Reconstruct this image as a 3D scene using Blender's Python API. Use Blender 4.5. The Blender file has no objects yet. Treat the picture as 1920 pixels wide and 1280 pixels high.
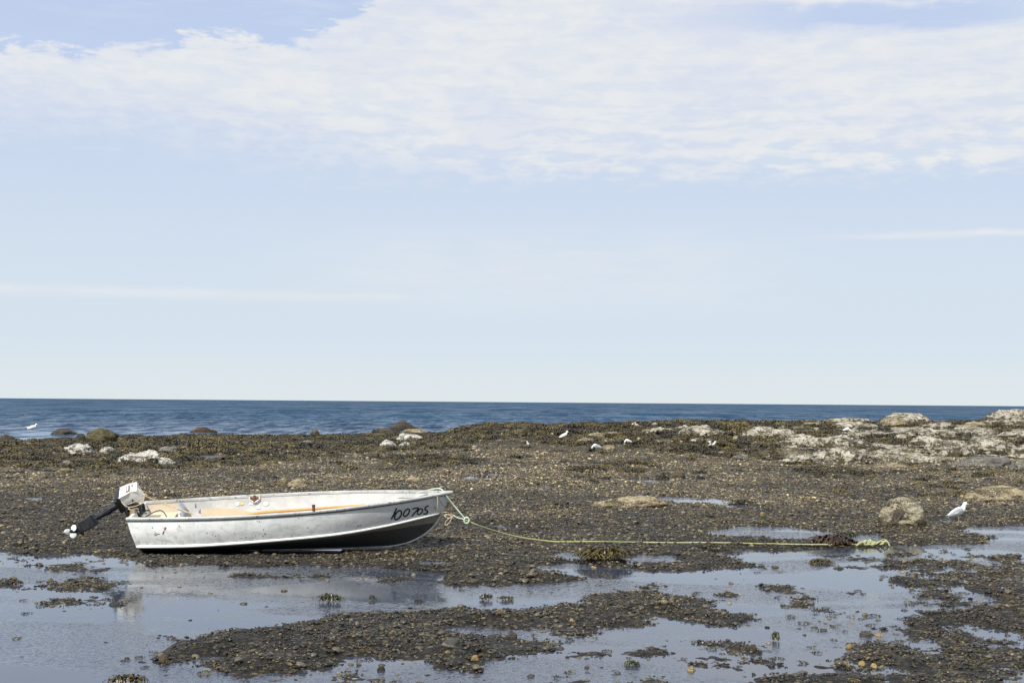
import bpy, bmesh, math, random
import numpy as np
from mathutils import Vector, Matrix, noise as mnoise
R = math.radians
random.seed(7); RNG = np.random.default_rng(11)
SC = bpy.context.scene; COL = SC.collection

# ------------------------------------------------------------------ camera, sky, sun
F, H = 2667.0, 1.72                       # focal length in photo pixels (1920 wide), eye height
PITCH = math.atan((753.5-640)/F); ROLL = 15/1920
_cp, _sp = math.cos(PITCH), math.sin(PITCH); _c, _s = math.cos(ROLL), math.sin(ROLL)
CF = np.array([0, _cp, _sp]); _r0 = np.array([1., 0, 0]); _u0 = np.array([0, -_sp, _cp])
CR = _r0*_c+_u0*_s; CU = -_r0*_s+_u0*_c
cam = bpy.data.cameras.new('camera'); camo = bpy.data.objects.new('camera', cam); COL.objects.link(camo)
cam.sensor_width = 36; cam.lens = 36*F/1920; cam.clip_end = 60000; cam.clip_start = .1
M = Matrix.Identity(4)
for i in range(3): M[i][0] = CR[i]; M[i][1] = CU[i]; M[i][2] = -CF[i]
M[0][3], M[1][3], M[2][3] = 0, 0, H
camo.matrix_world = M; SC.camera = camo

SUN_AZ, SUN_EL = R(208), R(43)            # clockwise from +Y
sdir = Vector((math.sin(SUN_AZ)*math.cos(SUN_EL), math.cos(SUN_AZ)*math.cos(SUN_EL), math.sin(SUN_EL)))
sl = bpy.data.lights.new('sun', 'SUN'); sl.energy = 4.5; sl.angle = R(.55); sl.color = (1, .955, .87)
so = bpy.data.objects.new('sun', sl); COL.objects.link(so); so.rotation_euler = sdir.to_track_quat('Z', 'Y').to_euler()
SC.view_settings.view_transform = 'Standard'; SC.view_settings.look = 'None'
SC.view_settings.exposure = 0.12; SC.view_settings.gamma = 1

class NT:
    def facets(s, parts):
        acc = None
        for vec, scale, detail, rough, k in parts:
            n = s.n('ShaderNodeTexNoise'); s.put(n.inputs['Vector'], vec)
            n.inputs['Scale'].default_value = scale; n.inputs['Detail'].default_value = detail; n.inputs['Roughness'].default_value = rough
            a = s.n('ShaderNodeVectorMath', operation='SUBTRACT'); s.l(n.outputs['Color'], a.inputs[0]); a.inputs[1].default_value = (.5, .5, .5)
            b = s.n('ShaderNodeVectorMath', operation='SCALE'); s.l(a.outputs[0], b.inputs[0]); s.put(b.inputs['Scale'], k)
            if acc is None: acc = b.outputs[0]
            else: c = s.n('ShaderNodeVectorMath', operation='ADD'); s.l(acc, c.inputs[0]); s.l(b.outputs[0], c.inputs[1]); acc = c.outputs[0]
        f = s.n('ShaderNodeVectorMath', operation='MULTIPLY'); s.l(acc, f.inputs[0]); f.inputs[1].default_value = (1, 1, 0)
        g = s.n('ShaderNodeVectorMath', operation='ADD'); s.l(f.outputs[0], g.inputs[0]); s.l(s.n('ShaderNodeNewGeometry').outputs['Normal'], g.inputs[1])
        h = s.n('ShaderNodeVectorMath', operation='NORMALIZE'); s.l(g.outputs[0], h.inputs[0]); return h.outputs[0]
    """tiny helper for building node trees"""
    def __init__(s, nt): s.nt = nt; nt.nodes.clear()
    def n(s, t, **k):
        n = s.nt.nodes.new(t)
        for a, b in k.items(): setattr(n, a, b)
        return n
    def l(s, a, b): s.nt.links.new(a, b)
    def put(s, sock, v):
        if isinstance(v, bpy.types.NodeSocket): s.l(v, sock)
        elif v is not None:
            if sock.type == 'RGBA' and not isinstance(v, (int, float)): v = (*v[:3], 1)
            sock.default_value = v
    def m(s, op, a, b=None, c=None, clamp=False):
        n = s.n('ShaderNodeMath', operation=op); n.use_clamp = clamp
        for i, v in enumerate((a, b, c)): s.put(n.inputs[i], v)
        return n.outputs[0]
    def ss(s, v, a, b, x=0., y=1.):
        n = s.n('ShaderNodeMapRange', interpolation_type='SMOOTHSTEP')
        for k, w in zip(('Value', 'From Min', 'From Max', 'To Min', 'To Max'), (v, a, b, x, y)): s.put(n.inputs[k], w)
        return n.outputs[0]
    def mix(s, f, a, b, mode='MIX'):
        n = s.n('ShaderNodeMix', data_type='RGBA', blend_type=mode)
        s.put(n.inputs[0], f); s.put(n.inputs[6], a); s.put(n.inputs[7], b); return n.outputs[2]
    def noise(s, vec, scale, detail=4, rough=.55, dist=0., lac=2.):
        n = s.n('ShaderNodeTexNoise'); s.put(n.inputs['Vector'], vec)
        for k, v in (('Scale', scale), ('Detail', detail), ('Roughness', rough), ('Distortion', dist), ('Lacunarity', lac)): n.inputs[k].default_value = v
        return n.outputs['Fac']
    def vor(s, vec, scale, feat='F1', out='Distance', rand=1.):
        n = s.n('ShaderNodeTexVoronoi', feature=feat); s.put(n.inputs['Vector'], vec)
        n.inputs['Scale'].default_value = scale; n.inputs['Randomness'].default_value = rand; return n.outputs[out]
    def map(s, vec, scale=(1, 1, 1), loc=(0, 0, 0)):
        n = s.n('ShaderNodeMapping'); s.put(n.inputs[0], vec); n.inputs['Scale'].default_value = scale; n.inputs['Location'].default_value = loc; return n.outputs[0]
    def comb(s, x, y, z=0.):
        n = s.n('ShaderNodeCombineXYZ')
        for i, v in enumerate((x, y, z)): s.put(n.inputs[i], v)
        return n.outputs[0]
    def sep(s, v): n = s.n('ShaderNodeSeparateXYZ'); s.l(v, n.inputs[0]); return n.outputs
    def ramp(s, f, stops, interp='LINEAR'):
        n = s.n('ShaderNodeValToRGB'); s.put(n.inputs[0], f); cr = n.color_ramp; cr.interpolation = interp
        while len(cr.elements) < len(stops): cr.elements.new(.5)
        for e, (p, c) in zip(cr.elements, stops): e.position = p; e.color = (*c, 1) if len(c) == 3 else c
        return n.outputs[0]
    def bump(s, h, strength=.5, dist=.01, normal=None):
        n = s.n('ShaderNodeBump'); s.put(n.inputs['Height'], h); s.put(n.inputs['Strength'], strength)
        n.inputs['Distance'].default_value = dist
        if normal is not None: s.l(normal, n.inputs['Normal'])
        return n.outputs[0]

world = bpy.data.worlds.new('World'); SC.world = world; world.use_nodes = True
w = NT(world.node_tree)
tc = w.n('ShaderNodeTexCoord').outputs['Generated']
sx, sy, sz = w.sep(tc)
U = w.m('ARCTAN2', sx, sy); V = w.m('ARCSINE', sz)
sky = w.n('ShaderNodeTexSky', sky_type='NISHITA'); sky.sun_disc = False; sky.sun_elevation = SUN_EL; sky.sun_rotation = SUN_AZ
sky.air_density = 1.0; sky.dust_density = .6; sky.ozone_density = 1.5
P = w.comb(w.m('MULTIPLY', U, 1.), w.m('MULTIPLY', V, 2.6))
Ps = w.comb(U, w.m('MULTIPLY', V, 7.))
n1 = w.noise(P, 11, 7, .62, .6); n2 = w.noise(Ps, 16, 6, .6, .4); n3 = w.noise(P, 45, 5, .6, .3)
nn = w.m('SUBTRACT', w.m('ADD', w.m('MULTIPLY', n1, .6), w.m('MULTIPLY', n2, .4)), .5)
# lower edge of the bank: crisp on the right (elevation .155), ragged and higher on the left
lo = w.m('ADD', w.ss(U, -.33, -.02, .178, .154), w.m('MULTIPLY', nn, w.ss(U, -.3, .05, .09, .02)))
wid = w.ss(U, -.25, .1, .05, .014)
band = w.ss(w.m('ADD', w.m('SUBTRACT', V, lo), w.m('MULTIPLY', w.m('SUBTRACT', n3, .5), .03)), w.m('MULTIPLY', wid, -.5), wid)
hi = w.m('ADD', w.m('ADD', w.ss(U, -.36, -.18, .230, .245), w.m('ADD', w.ss(U, -.17, -.04, 0., .06), w.m('MULTIPLY', w.m('SUBTRACT', n3, .5), .045))), w.m('MULTIPLY', nn, .05))
band = w.m('MULTIPLY', band, w.ss(w.m('SUBTRACT', V, hi), -.004, .005, 1., 0.))
gap = w.m('MULTIPLY', w.ss(w.m('ABSOLUTE', w.m('SUBTRACT', U, .27)), .03, .2, 1., 0.), w.ss(w.m('ABSOLUTE', w.m('SUBTRACT', w.m('ADD', V, w.m('MULTIPLY', nn, .05)), .262)), .003, .015, .95, 0.))
band = w.m('MULTIPLY', band, w.m('SUBTRACT', 1., gap))
holes = w.m('MULTIPLY', w.ss(w.m('ADD', w.m('MULTIPLY', n2, .6), w.m('MULTIPLY', n3, .4)), .42, .56, 1., 0.), w.ss(V, .14, .23, .95, .22))
band = w.m('MULTIPLY', band, w.m('SUBTRACT', 1., w.m('MULTIPLY', holes, .85)))
wisp = w.m('MULTIPLY', w.ss(n2, .5, .68), w.ss(V, .2, .3, 0., .22))
st1 = w.m('MULTIPLY', w.ss(w.m('ABSOLUTE', w.m('SUBTRACT', V, w.m('ADD', .0725, w.m('MULTIPLY', nn, .006)))), .0, .006, .6, 0.), w.ss(U, -.1, .0, 1., 0.))
st2 = w.m('MULTIPLY', w.ss(w.m('ABSOLUTE', w.m('SUBTRACT', V, w.m('ADD', .115, w.m('MULTIPLY', nn, .012)))), .0, .0045, .75, 0.), w.ss(U, .17, .27))
mid = w.m('MULTIPLY', w.m('MULTIPLY', w.ss(w.m('ABSOLUTE', w.m('SUBTRACT', V, .092)), .0, .045, .55, 0.), w.ss(w.m('ABSOLUTE', w.m('SUBTRACT', U, .02)), .05, .24, 1., 0.)), w.ss(n2, .35, .7, .5, 1.))
cov = w.m('MAXIMUM', w.m('MAXIMUM', band, wisp), w.m('MAXIMUM', w.m('MAXIMUM', st1, st2), mid))
cov = w.m('MULTIPLY', cov, w.ss(V, .0, .03))
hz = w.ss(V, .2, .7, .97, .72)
pale = w.mix(w.ss(V, .0, .05), (8.2, 8.95, 9.3), w.mix(w.ss(V, .04, .27), (7.5, 8.55, 9.6), w.mix(w.ss(V, .3, .6), (5.9, 7.1, 9.6), (9.2, 9.8, 10.6))))  # unseen upper dome brightened to lift the shadow fill
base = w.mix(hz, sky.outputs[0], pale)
cc = w.mix(w.ss(w.m('ADD', w.m('MULTIPLY', n1, .8), w.m('MULTIPLY', n3, .2)), .36, .62), (8.35, 8.65, 9.45), (9.2, 9.4, 9.45))
final = w.mix(w.m('MULTIPLY', cov, .93), base, cc)
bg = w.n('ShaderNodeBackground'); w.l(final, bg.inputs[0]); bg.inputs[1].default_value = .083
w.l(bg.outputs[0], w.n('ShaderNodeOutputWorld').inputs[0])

# ------------------------------------------------------------------ helpers
def ray(px, py):
    a = (np.asarray(px, float)-960)/F; b = (640-np.asarray(py, float))/F
    return CF[:, None]+CR[:, None]*np.atleast_1d(a)+CU[:, None]*np.atleast_1d(b)
def at(px, py, Y):                       # the point seen at a photo pixel, Y metres away
    d = ray(px, py)[:, 0]; k = Y/d[1]; return Vector((d[0]*k, Y, H+d[2]*k))
def on_plane(px, py, z=0.):
    d = ray(px, py); k = (z-H)/d[2]; return d[0]*k, d[1]*k
def proj(Pn):
    d = np.asarray(Pn, float)-np.array([0, 0, H]); wd = d@CF
    return 960+F*(d@CR)/wd, 640-F*(d@CU)/wd

def _hash(ix, iy, seed):
    h = (ix.astype(np.int64)*374761393+iy.astype(np.int64)*668265263+seed*1442695041) & 0xffffffff
    h = ((h ^ (h >> 13))*1274126177) & 0xffffffff
    return ((h ^ (h >> 16)) & 0xffff)/65535.0
def vnoise(x, y, seed=0):
    ix, iy = np.floor(x), np.floor(y); fx, fy = x-ix, y-iy
    fx = fx*fx*(3-2*fx); fy = fy*fy*(3-2*fy)
    a = _hash(ix, iy, seed); b = _hash(ix+1, iy, seed); c = _hash(ix, iy+1, seed); d = _hash(ix+1, iy+1, seed)
    return (a*(1-fx)+b*fx)*(1-fy)+(c*(1-fx)+d*fx)*fy
def fbm(x, y, oct=4, seed=0):
    s = 0; a = .5; t = 0
    for o in range(oct):
        s = s+a*vnoise(x*2**o+o*17.3, y*2**o-o*9.1, seed+o); t += a; a *= .5
    return s/t*2-1
def sstep(a, b, x):
    t = np.clip((x-a)/(b-a), 0, 1); return t*t*(3-2*t)

def material(name): m = bpy.data.materials.new(name); m.use_nodes = True; return m, NT(m.node_tree)
def finish(t, col, rough=.6, bump=None, metal=0., spec=.5, **k):
    b = t.n('ShaderNodeBsdfPrincipled'); t.put(b.inputs['Base Color'], col); t.put(b.inputs['Roughness'], rough)
    t.put(b.inputs['Metallic'], metal); t.put(b.inputs['Specular IOR Level'], spec)
    if bump is not None: t.l(bump, b.inputs['Normal'])
    for a, v in k.items(): t.put(b.inputs[a.replace('_', ' ')], v)
    t.l(b.outputs[0], t.n('ShaderNodeOutputMaterial').inputs[0]); return b
def simple(name, col, rough=.5, metal=0., var=.25, scale=20, bumpd=.0015, spec=.5):
    m, t = material(name); oc = t.n('ShaderNodeTexCoord').outputs['Object']
    n = t.noise(oc, scale, 5, .6); n2_ = t.noise(oc, scale*.17, 3)
    f = t.m('ADD', t.m('MULTIPLY', n, .5), t.m('MULTIPLY', n2_, .5))
    c = t.mix(t.ss(f, .3, .7), tuple(x*(1-var) for x in col), tuple(min(1, x*(1+var)) for x in col))
    finish(t, c, t.ss(n, .3, .7, max(.05, rough-.1), min(1, rough+.12)), t.bump(n, .5, bumpd), metal, spec); return m

def mesh_obj(name, verts, faces, mat=None, parent=None, smooth=True, mats=None, midx=None):
    me = bpy.data.meshes.new(name)
    me.from_pydata([tuple(v) for v in verts], [], [tuple(f) for f in faces]); me.update()
    for m in (mats or ([mat] if mat else [])): me.materials.append(m)
    if midx is not None: me.polygons.foreach_set('material_index', midx)
    if smooth: me.polygons.foreach_set('use_smooth', [True]*len(me.polygons))
    o = bpy.data.objects.new(name, me); COL.objects.link(o); o.parent = parent; return o
def tag(o, label=None, cat=None, group=None, kind=None):
    if label: o['label'] = label
    if cat: o['category'] = cat
    if group: o['group'] = group
    if kind: o['kind'] = kind
    return o
def empty(name, loc=(0, 0, 0), rot=(0, 0, 0)):
    o = bpy.data.objects.new(name, None); COL.objects.link(o); o.location = loc; o.rotation_euler = rot; o.empty_display_size = .1; return o
class MB:
    """collects shapes; build() links them as one mesh"""
    def __init__(s): s.v = []; s.f = []; s.m = []
    def add(s, v, f, mi=0):
        k = len(s.v); s.v += [tuple(x) for x in v]; s.f += [tuple(i+k for i in q) for q in f]; s.m += [mi]*len(f)
    def tube(s, pts, rad, n=8, caps=True, mi=0, flat=1.):
        pts = [Vector(p) for p in pts]; N = len(pts)
        rad = [rad]*N if isinstance(rad, (int, float)) else rad
        T = [(pts[min(i+1, N-1)]-pts[max(i-1, 0)]).normalized() for i in range(N)]
        up = Vector((0, 0, 1)) if abs(T[0].z) < .9 else Vector((1, 0, 0))
        a = T[0].cross(up).normalized(); v = []
        for i in range(N):
            a = (a-T[i]*a.dot(T[i])).normalized(); b = T[i].cross(a)
            for j in range(n):
                an = 2*math.pi*j/n; v.append(pts[i]+(a*math.cos(an)+b*math.sin(an)*flat)*rad[i])
        f = [(i*n+j, i*n+(j+1) % n, (i+1)*n+(j+1) % n, (i+1)*n+j) for i in range(N-1) for j in range(n)]
        if caps: f += [tuple(reversed(range(n))), tuple(range((N-1)*n, N*n))]
        s.add(v, f, mi)
    def box(s, c, ax, ay, az, mi=0, bev=.0):      # centre, half-axis vectors
        c = Vector(c); ax, ay, az = Vector(ax), Vector(ay), Vector(az)
        bm = bmesh.new(); bmesh.ops.create_cube(bm, size=2)
        if bev: bmesh.ops.bevel(bm, geom=bm.edges[:], offset=bev, segments=3, affect='EDGES', profile=.6)
        bm.verts.ensure_lookup_table()
        v = [c+ax*q.co.x+ay*q.co.y+az*q.co.z for q in bm.verts]; f = [[q.index for q in p.verts] for p in bm.faces]
        bm.free(); s.add(v, f, mi)
    def build(s, name, mats, parent=None, smooth=True, local=None):
        v = s.v if local is None else [local @ Vector(p) for p in s.v]
        mats = mats if isinstance(mats, (list, tuple)) else [mats]
        o = mesh_obj(name, v, s.f, None, parent, smooth, mats, s.m)
        if smooth:
            o.data.set_sharp_from_angle(angle=R(40))
        return o
def spline(pts, n=8):                     # Catmull-Rom
    P_ = [Vector(p) for p in pts]; P_ = [P_[0]*2-P_[1]]+P_+[P_[-1]*2-P_[-2]]; out = []
    for i in range(1, len(P_)-2):
        a, b, c, d = P_[i-1:i+3]
        for k in range(n):
            t = k/n; out.append(.5*((2*b)+(c-a)*t+(2*a-5*b+4*c-d)*t*t+(3*b-a-3*c+d)*t**3))
    out.append(P_[-2]); return out

# ------------------------------------------------------------------ terrain
WATER = [
 [(-300,1022),(0,1031),(60,1039),(150,1037),(235,1046),(250,1062),(300,1062),(335,1056),(413,1061),(483,1063),(567,1058),(640,1062),(707,1064),(790,1070),(806,1086),(827,1098),(867,1106),(920,1100),(973,1096),(1050,1093),(1130,1086),(1060,1078),(1000,1070),(1020,1061),(1090,1056),(1165,1066),(1290,1071),(1393,1063),(1402,1052),(1335,1042),(1310,1036),(1413,1031),(1563,1027),(1680,1024),(1720,1020),(1850,1020),(1870,1008),(2300,1000),(2300,1420),(-300,1420)],
 [(787,1057),(800,1052),(830,1055),(840,1061),(815,1064),(790,1062)],
 [(812,1075),(830,1075),(830,1081),(815,1081)],
 [(1318,1000),(1345,995),(1390,988),(1450,986),(1530,992),(1565,1002),(1565,1014),(1470,1014),(1420,1007),(1370,1006)],
 [(1588,1006),(1600,1003),(1645,1002),(1660,1010),(1668,1018),(1640,1020),(1588,1018)],
 [(1220,933),(1245,930),(1330,932),(1372,940),(1355,946),(1290,947),(1250,939)], [(1350,946),(1400,946),(1440,953),(1420,957),(1370,953)],
 [(1245,861),(1290,860),(1315,865),(1300,870),(1265,868)],
 [(1172,900),(1190,897),(1255,898),(1262,904),(1240,908),(1185,905)], [(1285,897),(1325,897),(1332,903),(1290,904)],
 [(862,896),(880,892),(935,896),(925,902),(880,901)], [(885,887),(925,886),(965,891),(940,894),(895,891)],
 [(368,853),(395,851),(425,855),(415,860),(375,859)], [(372,862),(410,860),(405,866),(375,866)],
 [(50,932),(65,928),(85,935),(75,941),(55,939)], [(102,897),(118,895),(128,899),(110,901)],
 [(1040,1040),(1060,1035),(1085,1040),(1083,1048),(1060,1048)], [(1180,1046),(1205,1038),(1225,1045),(1220,1055),(1185,1056)],[(1225,1045),(1255,1040),(1265,1052),(1235,1055)],
 [(888,986),(920,984),(1000,990),(1000,995),(940,994),(895,992)],
 [(1800,992),(1835,988),(1900,984),(1990,980),(1990,1012),(1900,1012),(1850,1004),(1815,999)],
 [(740,887),(762,885),(765,891),(742,891)], [(782,886),(796,886),(796,891),(783,891)], [(835,891),(850,890),(852,894),(838,895)],
 [(470,899),(520,897),(526,902),(480,904)], [(560,888),(600,886),(606,891),(570,892)],
 [(1590,937),(1605,935),(1600,941)], [(1635,938),(1680,936),(1672,943),(1640,943)],
 [(1725,977),(1800,975),(1800,981),(1725,981)],
 [(960,913),(1000,911),(1050,912),(1048,917),(990,917)],
]
GRAVEL = [   # bars and islands: points, patchy?
 ([(296,1238),(330,1216),(350,1196),(400,1184),(427,1177),(500,1177),(560,1163),(600,1153),(700,1147),(760,1148),(830,1144),(870,1142),(920,1150),(980,1145),(1010,1138),(1060,1134),(1110,1129),(1125,1115),(1170,1109),(1210,1110),(1265,1118),(1350,1126),(1320,1135),(1340,1150),(1420,1161),(1370,1174),(1300,1168),(1235,1150),(1215,1166),(1170,1172),(1120,1182),(1118,1200),(1060,1194),(1010,1182),(960,1176),(880,1178),(900,1190),(940,1198),(1000,1204),(1045,1216),(1000,1226),(950,1235),(930,1247),(882,1260),(830,1262),(795,1256),(775,1240),(730,1229),(700,1222),(650,1230),(630,1250),(560,1264),(470,1262),(390,1264),(382,1248),(412,1230),(340,1240)], 0),
 ([(990,1232),(1100,1216),(1260,1218),(1330,1226),(1250,1238),(1100,1240)], 2),
 ([(35,1104),(95,1090),(140,1080),(205,1080),(214,1094),(190,1104),(60,1109)], 1),
 ([(-40,1098),(-20,1086),(35,1088),(42,1096),(10,1099)], 1),
 ([(1690,1070),(1790,1076),(1850,1068),(1890,1058),(2060,1050),(2080,1320),(1640,1310),(1600,1270),(1700,1258),(1620,1240),(1590,1212),(1640,1200),(1700,1188),(1705,1160),(1740,1135),(1720,1110),(1690,1095)], 1),
 ([(1365,1250),(1420,1262),(1500,1268),(1600,1264),(1660,1272),(1720,1300),(1450,1300),(1380,1264)], 0),
 ([(1550,1052),(1600,1040),(1700,1031),(1850,1028),(1848,1041),(1720,1050),(1620,1056)], 1),
 ([(1490,1150),(1600,1146),(1690,1180),(1600,1185),(1500,1180)], 2),
 ([(560,1292),(640,1262),(760,1262),(840,1270),(900,1285),(840,1310)], 3),
 ([(1240,1262),(1330,1250),(1380,1262),(1330,1290)], 2),
 ([(850,1120),(880,1110),(1000,1108),(1180,1098),(1000,1118)], 2),
 ([(280,1075),(400,1072),(640,1075),(650,1085),(400,1085)], 3),
 ([(1240,1200),(1600,1196),(1620,1262),(1400,1250),(1260,1240)], 3),
 ([(560,1275),(900,1262),(1250,1250),(1380,1262),(1380,1300),(560,1310)], 3),
 ([(100,1100),(260,1098),(240,1150),(60,1150)], 3),
 ([(1130,1100),(1330,1085),(1640,1110),(1500,1140),(1280,1112)], 3),
 ([(690,1070),(800,1068),(806,1092),(700,1096)], 2),
 ([(1380,1060),(1480,1050),(1560,1050),(1560,1075),(1440,1080),(1380,1075)], 3),
 ([(1640,1040),(1900,1038),(2000,1060),(1700,1075),(1560,1066)], 2),
 ([(0,1040),(120,1045),(240,1050),(230,1075),(80,1070),(0,1058)], 3),
]
def poly_world(pts):
    a = np.array(pts, float); x, y = on_plane(a[:, 0], a[:, 1]); return np.stack([x, y], 1)
WATERW = [poly_world(p) for p in WATER]; GRAVELW = [(poly_world(p), k) for p, k in GRAVEL]
def sdf(poly, X, Y, far=1.):
    """signed distance, positive inside; -far outside the padded box"""
    out = np.full(X.shape, -far); lo = poly.min(0)-far; hi = poly.max(0)+far
    k = (X > lo[0]) & (X < hi[0]) & (Y > lo[1]) & (Y < hi[1])
    if not k.any(): return out
    x, y = X[k], Y[k]; d = np.full(x.shape, 1e9); ins = np.zeros(x.shape, bool); n = len(poly)
    for i in range(n):
        ax, ay = poly[i]; bx, by = poly[(i+1) % n]; ex, ey = bx-ax, by-ay
        t = np.clip(((x-ax)*ex+(y-ay)*ey)/(ex*ex+ey*ey+1e-12), 0, 1)
        d = np.minimum(d, (x-ax-t*ex)**2+(y-ay-t*ey)**2)
        c = (ay > y) != (by > y); xi = ax+(y-ay)*ex/(ey if abs(ey) > 1e-12 else 1e-12)
        ins ^= c & (x < xi)
    out[k] = np.where(ins, 1, -1)*np.sqrt(d); return np.maximum(out, -far)
SEA = -.10
def mound(X, Y):
    t = X/np.maximum(Y, 1)
    A = np.interp(t, [-.055, -.04, -.02, .04, .09, .13, .2, .28, .36, .6], [0, .3, .58, .60, .78, .84, .80, .86, 1.0, 1.1])
    Yf = np.interp(t, [.0, .1, .2, .3], [50, 47, 41, 40])
    A = A+.10*fbm(X*.35, Y*.2, 3, 40)*(A > .05)
    return A*(sstep(0, 1, (Y-Yf)/(64-Yf))*.75+.25*np.clip((Y-Yf)/(64-Yf), 0, 1))*sstep(71, 65, Y)
def height(X, Y):
    X = np.asarray(X, float); Y = np.asarray(Y, float)
    sd = np.full(X.shape, .45); 
    for i_, p in enumerate(WATERW):
        q_ = sdf(p, X, Y, .5); sd = np.minimum(sd, -q_ if i_ == 0 else np.where(q_ > -.05, -q_*2-.22, -q_))
    amp = np.full(X.shape, .0)
    soft = np.full(X.shape, -1.)
    for p, k in GRAVELW:
        s_ = sdf(p, X, Y, .5)
        if k == 0: sd = np.maximum(sd, s_)
        else:
            lvl = {1: -.062, 2: -.10, 3: -.17}[k]
            soft = np.maximum(soft, np.where(s_ > -.3, np.minimum(s_, .18)*.5+lvl, -1))
    sd = np.maximum(sd, np.minimum(soft, .1))
    h = np.clip(sd*.16, -.05, .045)
    h = h+fbm(X*.7, Y*.55, 3, 3)*.012+fbm(X*3.1, Y*2.3, 5, 9)*.042+fbm(X*9, Y*7, 3, 19)*.014+fbm(X*13, Y*11, 2, 5)*.006
    far = sstep(24, 40, Y); h = h+far*(.012+fbm(X*.25, Y*.3, 3, 21)*.03+fbm(X*1.2, Y*.9, 2, 23)*.02)
    t = X/np.maximum(Y, 1)
    Ys = np.interp(t, [-.5, -.36, -.295, -.23, -.13, -.09, -.05, 0], [55, 59, 64.5, 69, 72, 76, 80, 84])+fbm(X*.35, Y*.1, 3, 31)*3
    h = h*sstep(60, 52, Y)+(.06+fbm(X*.5, Y*.5, 3, 27)*.05)*sstep(52, 60, Y)
    h = h-np.clip((Y-(Ys-5))/5, 0, 8)*.17*(Y > 45)
    lx = (X+4.271)*math.cos(.089)+(Y-16.314)*math.sin(.089); ly = -(X+4.271)*math.sin(.089)+(Y-16.314)*math.cos(.089)
    if np.max(Y) > 15:
        pool = np.full(X.shape, -1.)
        for p in WATERW[1:]: pool = np.maximum(pool, sdf(p, X, Y, .6))
        pool = pool+fbm(X*2.1, Y*1.1, 4, 55)*.16
        h = np.where(pool > 0, np.minimum(h, -.045), h)
    bank = sstep(.5, 0, np.maximum(np.maximum(-.4-lx, lx-3.4), np.abs(ly+.5)-.9)); h = h*(1-bank)+np.where(h > 0, h*.35, h)*bank
    foot = sstep(.35, -.05, np.maximum(np.maximum(.35-lx, lx-2.2), np.abs(ly)-.45))
    h = np.where(foot > 0, h*(1-foot)+np.minimum(h, -.008)*foot, h)
    return h+mound(X, Y)
def under_boat(X, Y):
    lx = (X+4.271)*math.cos(.089)+(Y-16.314)*math.sin(.089); ly = -(X+4.271)*math.sin(.089)+(Y-16.314)*math.cos(.089)
    return (lx > .1) & (lx < 3.05) & (np.abs(ly+.02) < .36)
yy = [-90, -60, -40, -25, -12, -4, 0, 2.5, 4.5, 6]; y = 6.
while y < 76: y += min(.28, max(.035, y*y/4587*.9)); yy.append(y)
yy += [80, 86, 95, 110, 140, 200]
yy = np.array(yy)
tt = np.concatenate([[-9, -5, -3, -2, -1.4, -1, -.8, -.65, -.55], np.linspace(-.48, .48, 660), [.55, .65, .8, 1, 1.4, 2, 3, 5, 9]])
TT, YY = np.meshgrid(tt, yy); XX = TT*np.maximum(YY, 7.)
ZZ = height(XX, YY); nr, nc = ZZ.shape
def grid_mesh(name, X, Y, Z, mat):
    nr, nc = X.shape; me = bpy.data.meshes.new(name)
    i = np.arange(nr*nc).reshape(nr, nc)
    q = np.stack([i[:-1, :-1], i[:-1, 1:], i[1:, 1:], i[1:, :-1]], -1).reshape(-1, 4)
    me.vertices.add(nr*nc); me.vertices.foreach_set('co', np.stack([X, Y, Z], -1).astype(np.float32).ravel())
    me.loops.add(q.size); me.loops.foreach_set('vertex_index', q.ravel().astype(np.int32))
    me.polygons.add(len(q)); me.polygons.foreach_set('loop_start', np.arange(0, q.size, 4, dtype=np.int32))
    me.polygons.foreach_set('use_smooth', np.ones(len(q), bool)); me.update(calc_edges=True); me.materials.append(mat)
    o = bpy.data.objects.new(name, me); COL.objects.link(o); return o

PEBBLES = [(0, (.019, .016, .012)), (.18, (.034, .028, .018)), (.34, (.070, .054, .029)), (.48, (.115, .088, .042)), (.60, (.050, .044, .035)), (.68, (.16, .125, .060)),
           (.79, (.225, .182, .095)), (.87, (.17, .15, .115)), (.92, (.31, .26, .14)), (.965, (.12, .065, .035)), (.972, (.45, .41, .30))]
def wetness(t, pos):
    """damp ground is darker: lower, near the pools; drier gravel is paler"""
    x, y_, z = t.sep(pos)
    n = t.noise(pos, .22, 3); 
    return t.m('MULTIPLY', t.ss(y_, 12, 34, .55, 1.5), t.ss(n, .36, .62, .62, 1.25))
mg, t = material('beach_bed')
pos = t.n('ShaderNodeNewGeometry').outputs['Position']; x, y_, z = t.sep(pos)
pv = t.map(pos, (1, 1, 1.4))
cell = t.vor(pv, 22, out='Color'); cellv = t.sep(cell)[0]; dist = t.vor(pv, 22)
pc = t.ramp(cellv, PEBBLES, 'CONSTANT')
pc = t.mix(t.ss(dist, .3, .62), pc, (.022, .018, .012))
pc = t.mix(1., pc, t.comb(*[wetness(t, pos)]*3), 'MULTIPLY')
wn = t.noise(pos, 1.1, 6, .65); wn2 = t.noise(pos, 9, 4, .6)
weedf = t.m('MULTIPLY', t.ss(y_, 33, 48, 0., 1.), t.ss(t.m('ADD', t.m('MULTIPLY', wn, .7), t.m('MULTIPLY', wn2, .3)), .40, .56))
rkf = t.m('MULTIPLY', t.m('MULTIPLY', t.ss(t.m('DIVIDE', x, y_), .165, .215), t.ss(y_, 41, 44)), t.ss(t.m('ADD', t.m('MULTIPLY', wn, .6), t.m('MULTIPLY', wn2, .4)), .43, .50))
pc = t.mix(rkf, pc, t.mix(t.ss(wn2, .4, .6), (.16, .14, .10), (.52, .48, .38))); weedf = t.m('MULTIPLY', weedf, t.m('SUBTRACT', 1., rkf))
pc = t.mix(weedf, pc, t.mix(wn2, (.02, .016, .007), (.075, .058, .018)))
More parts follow.
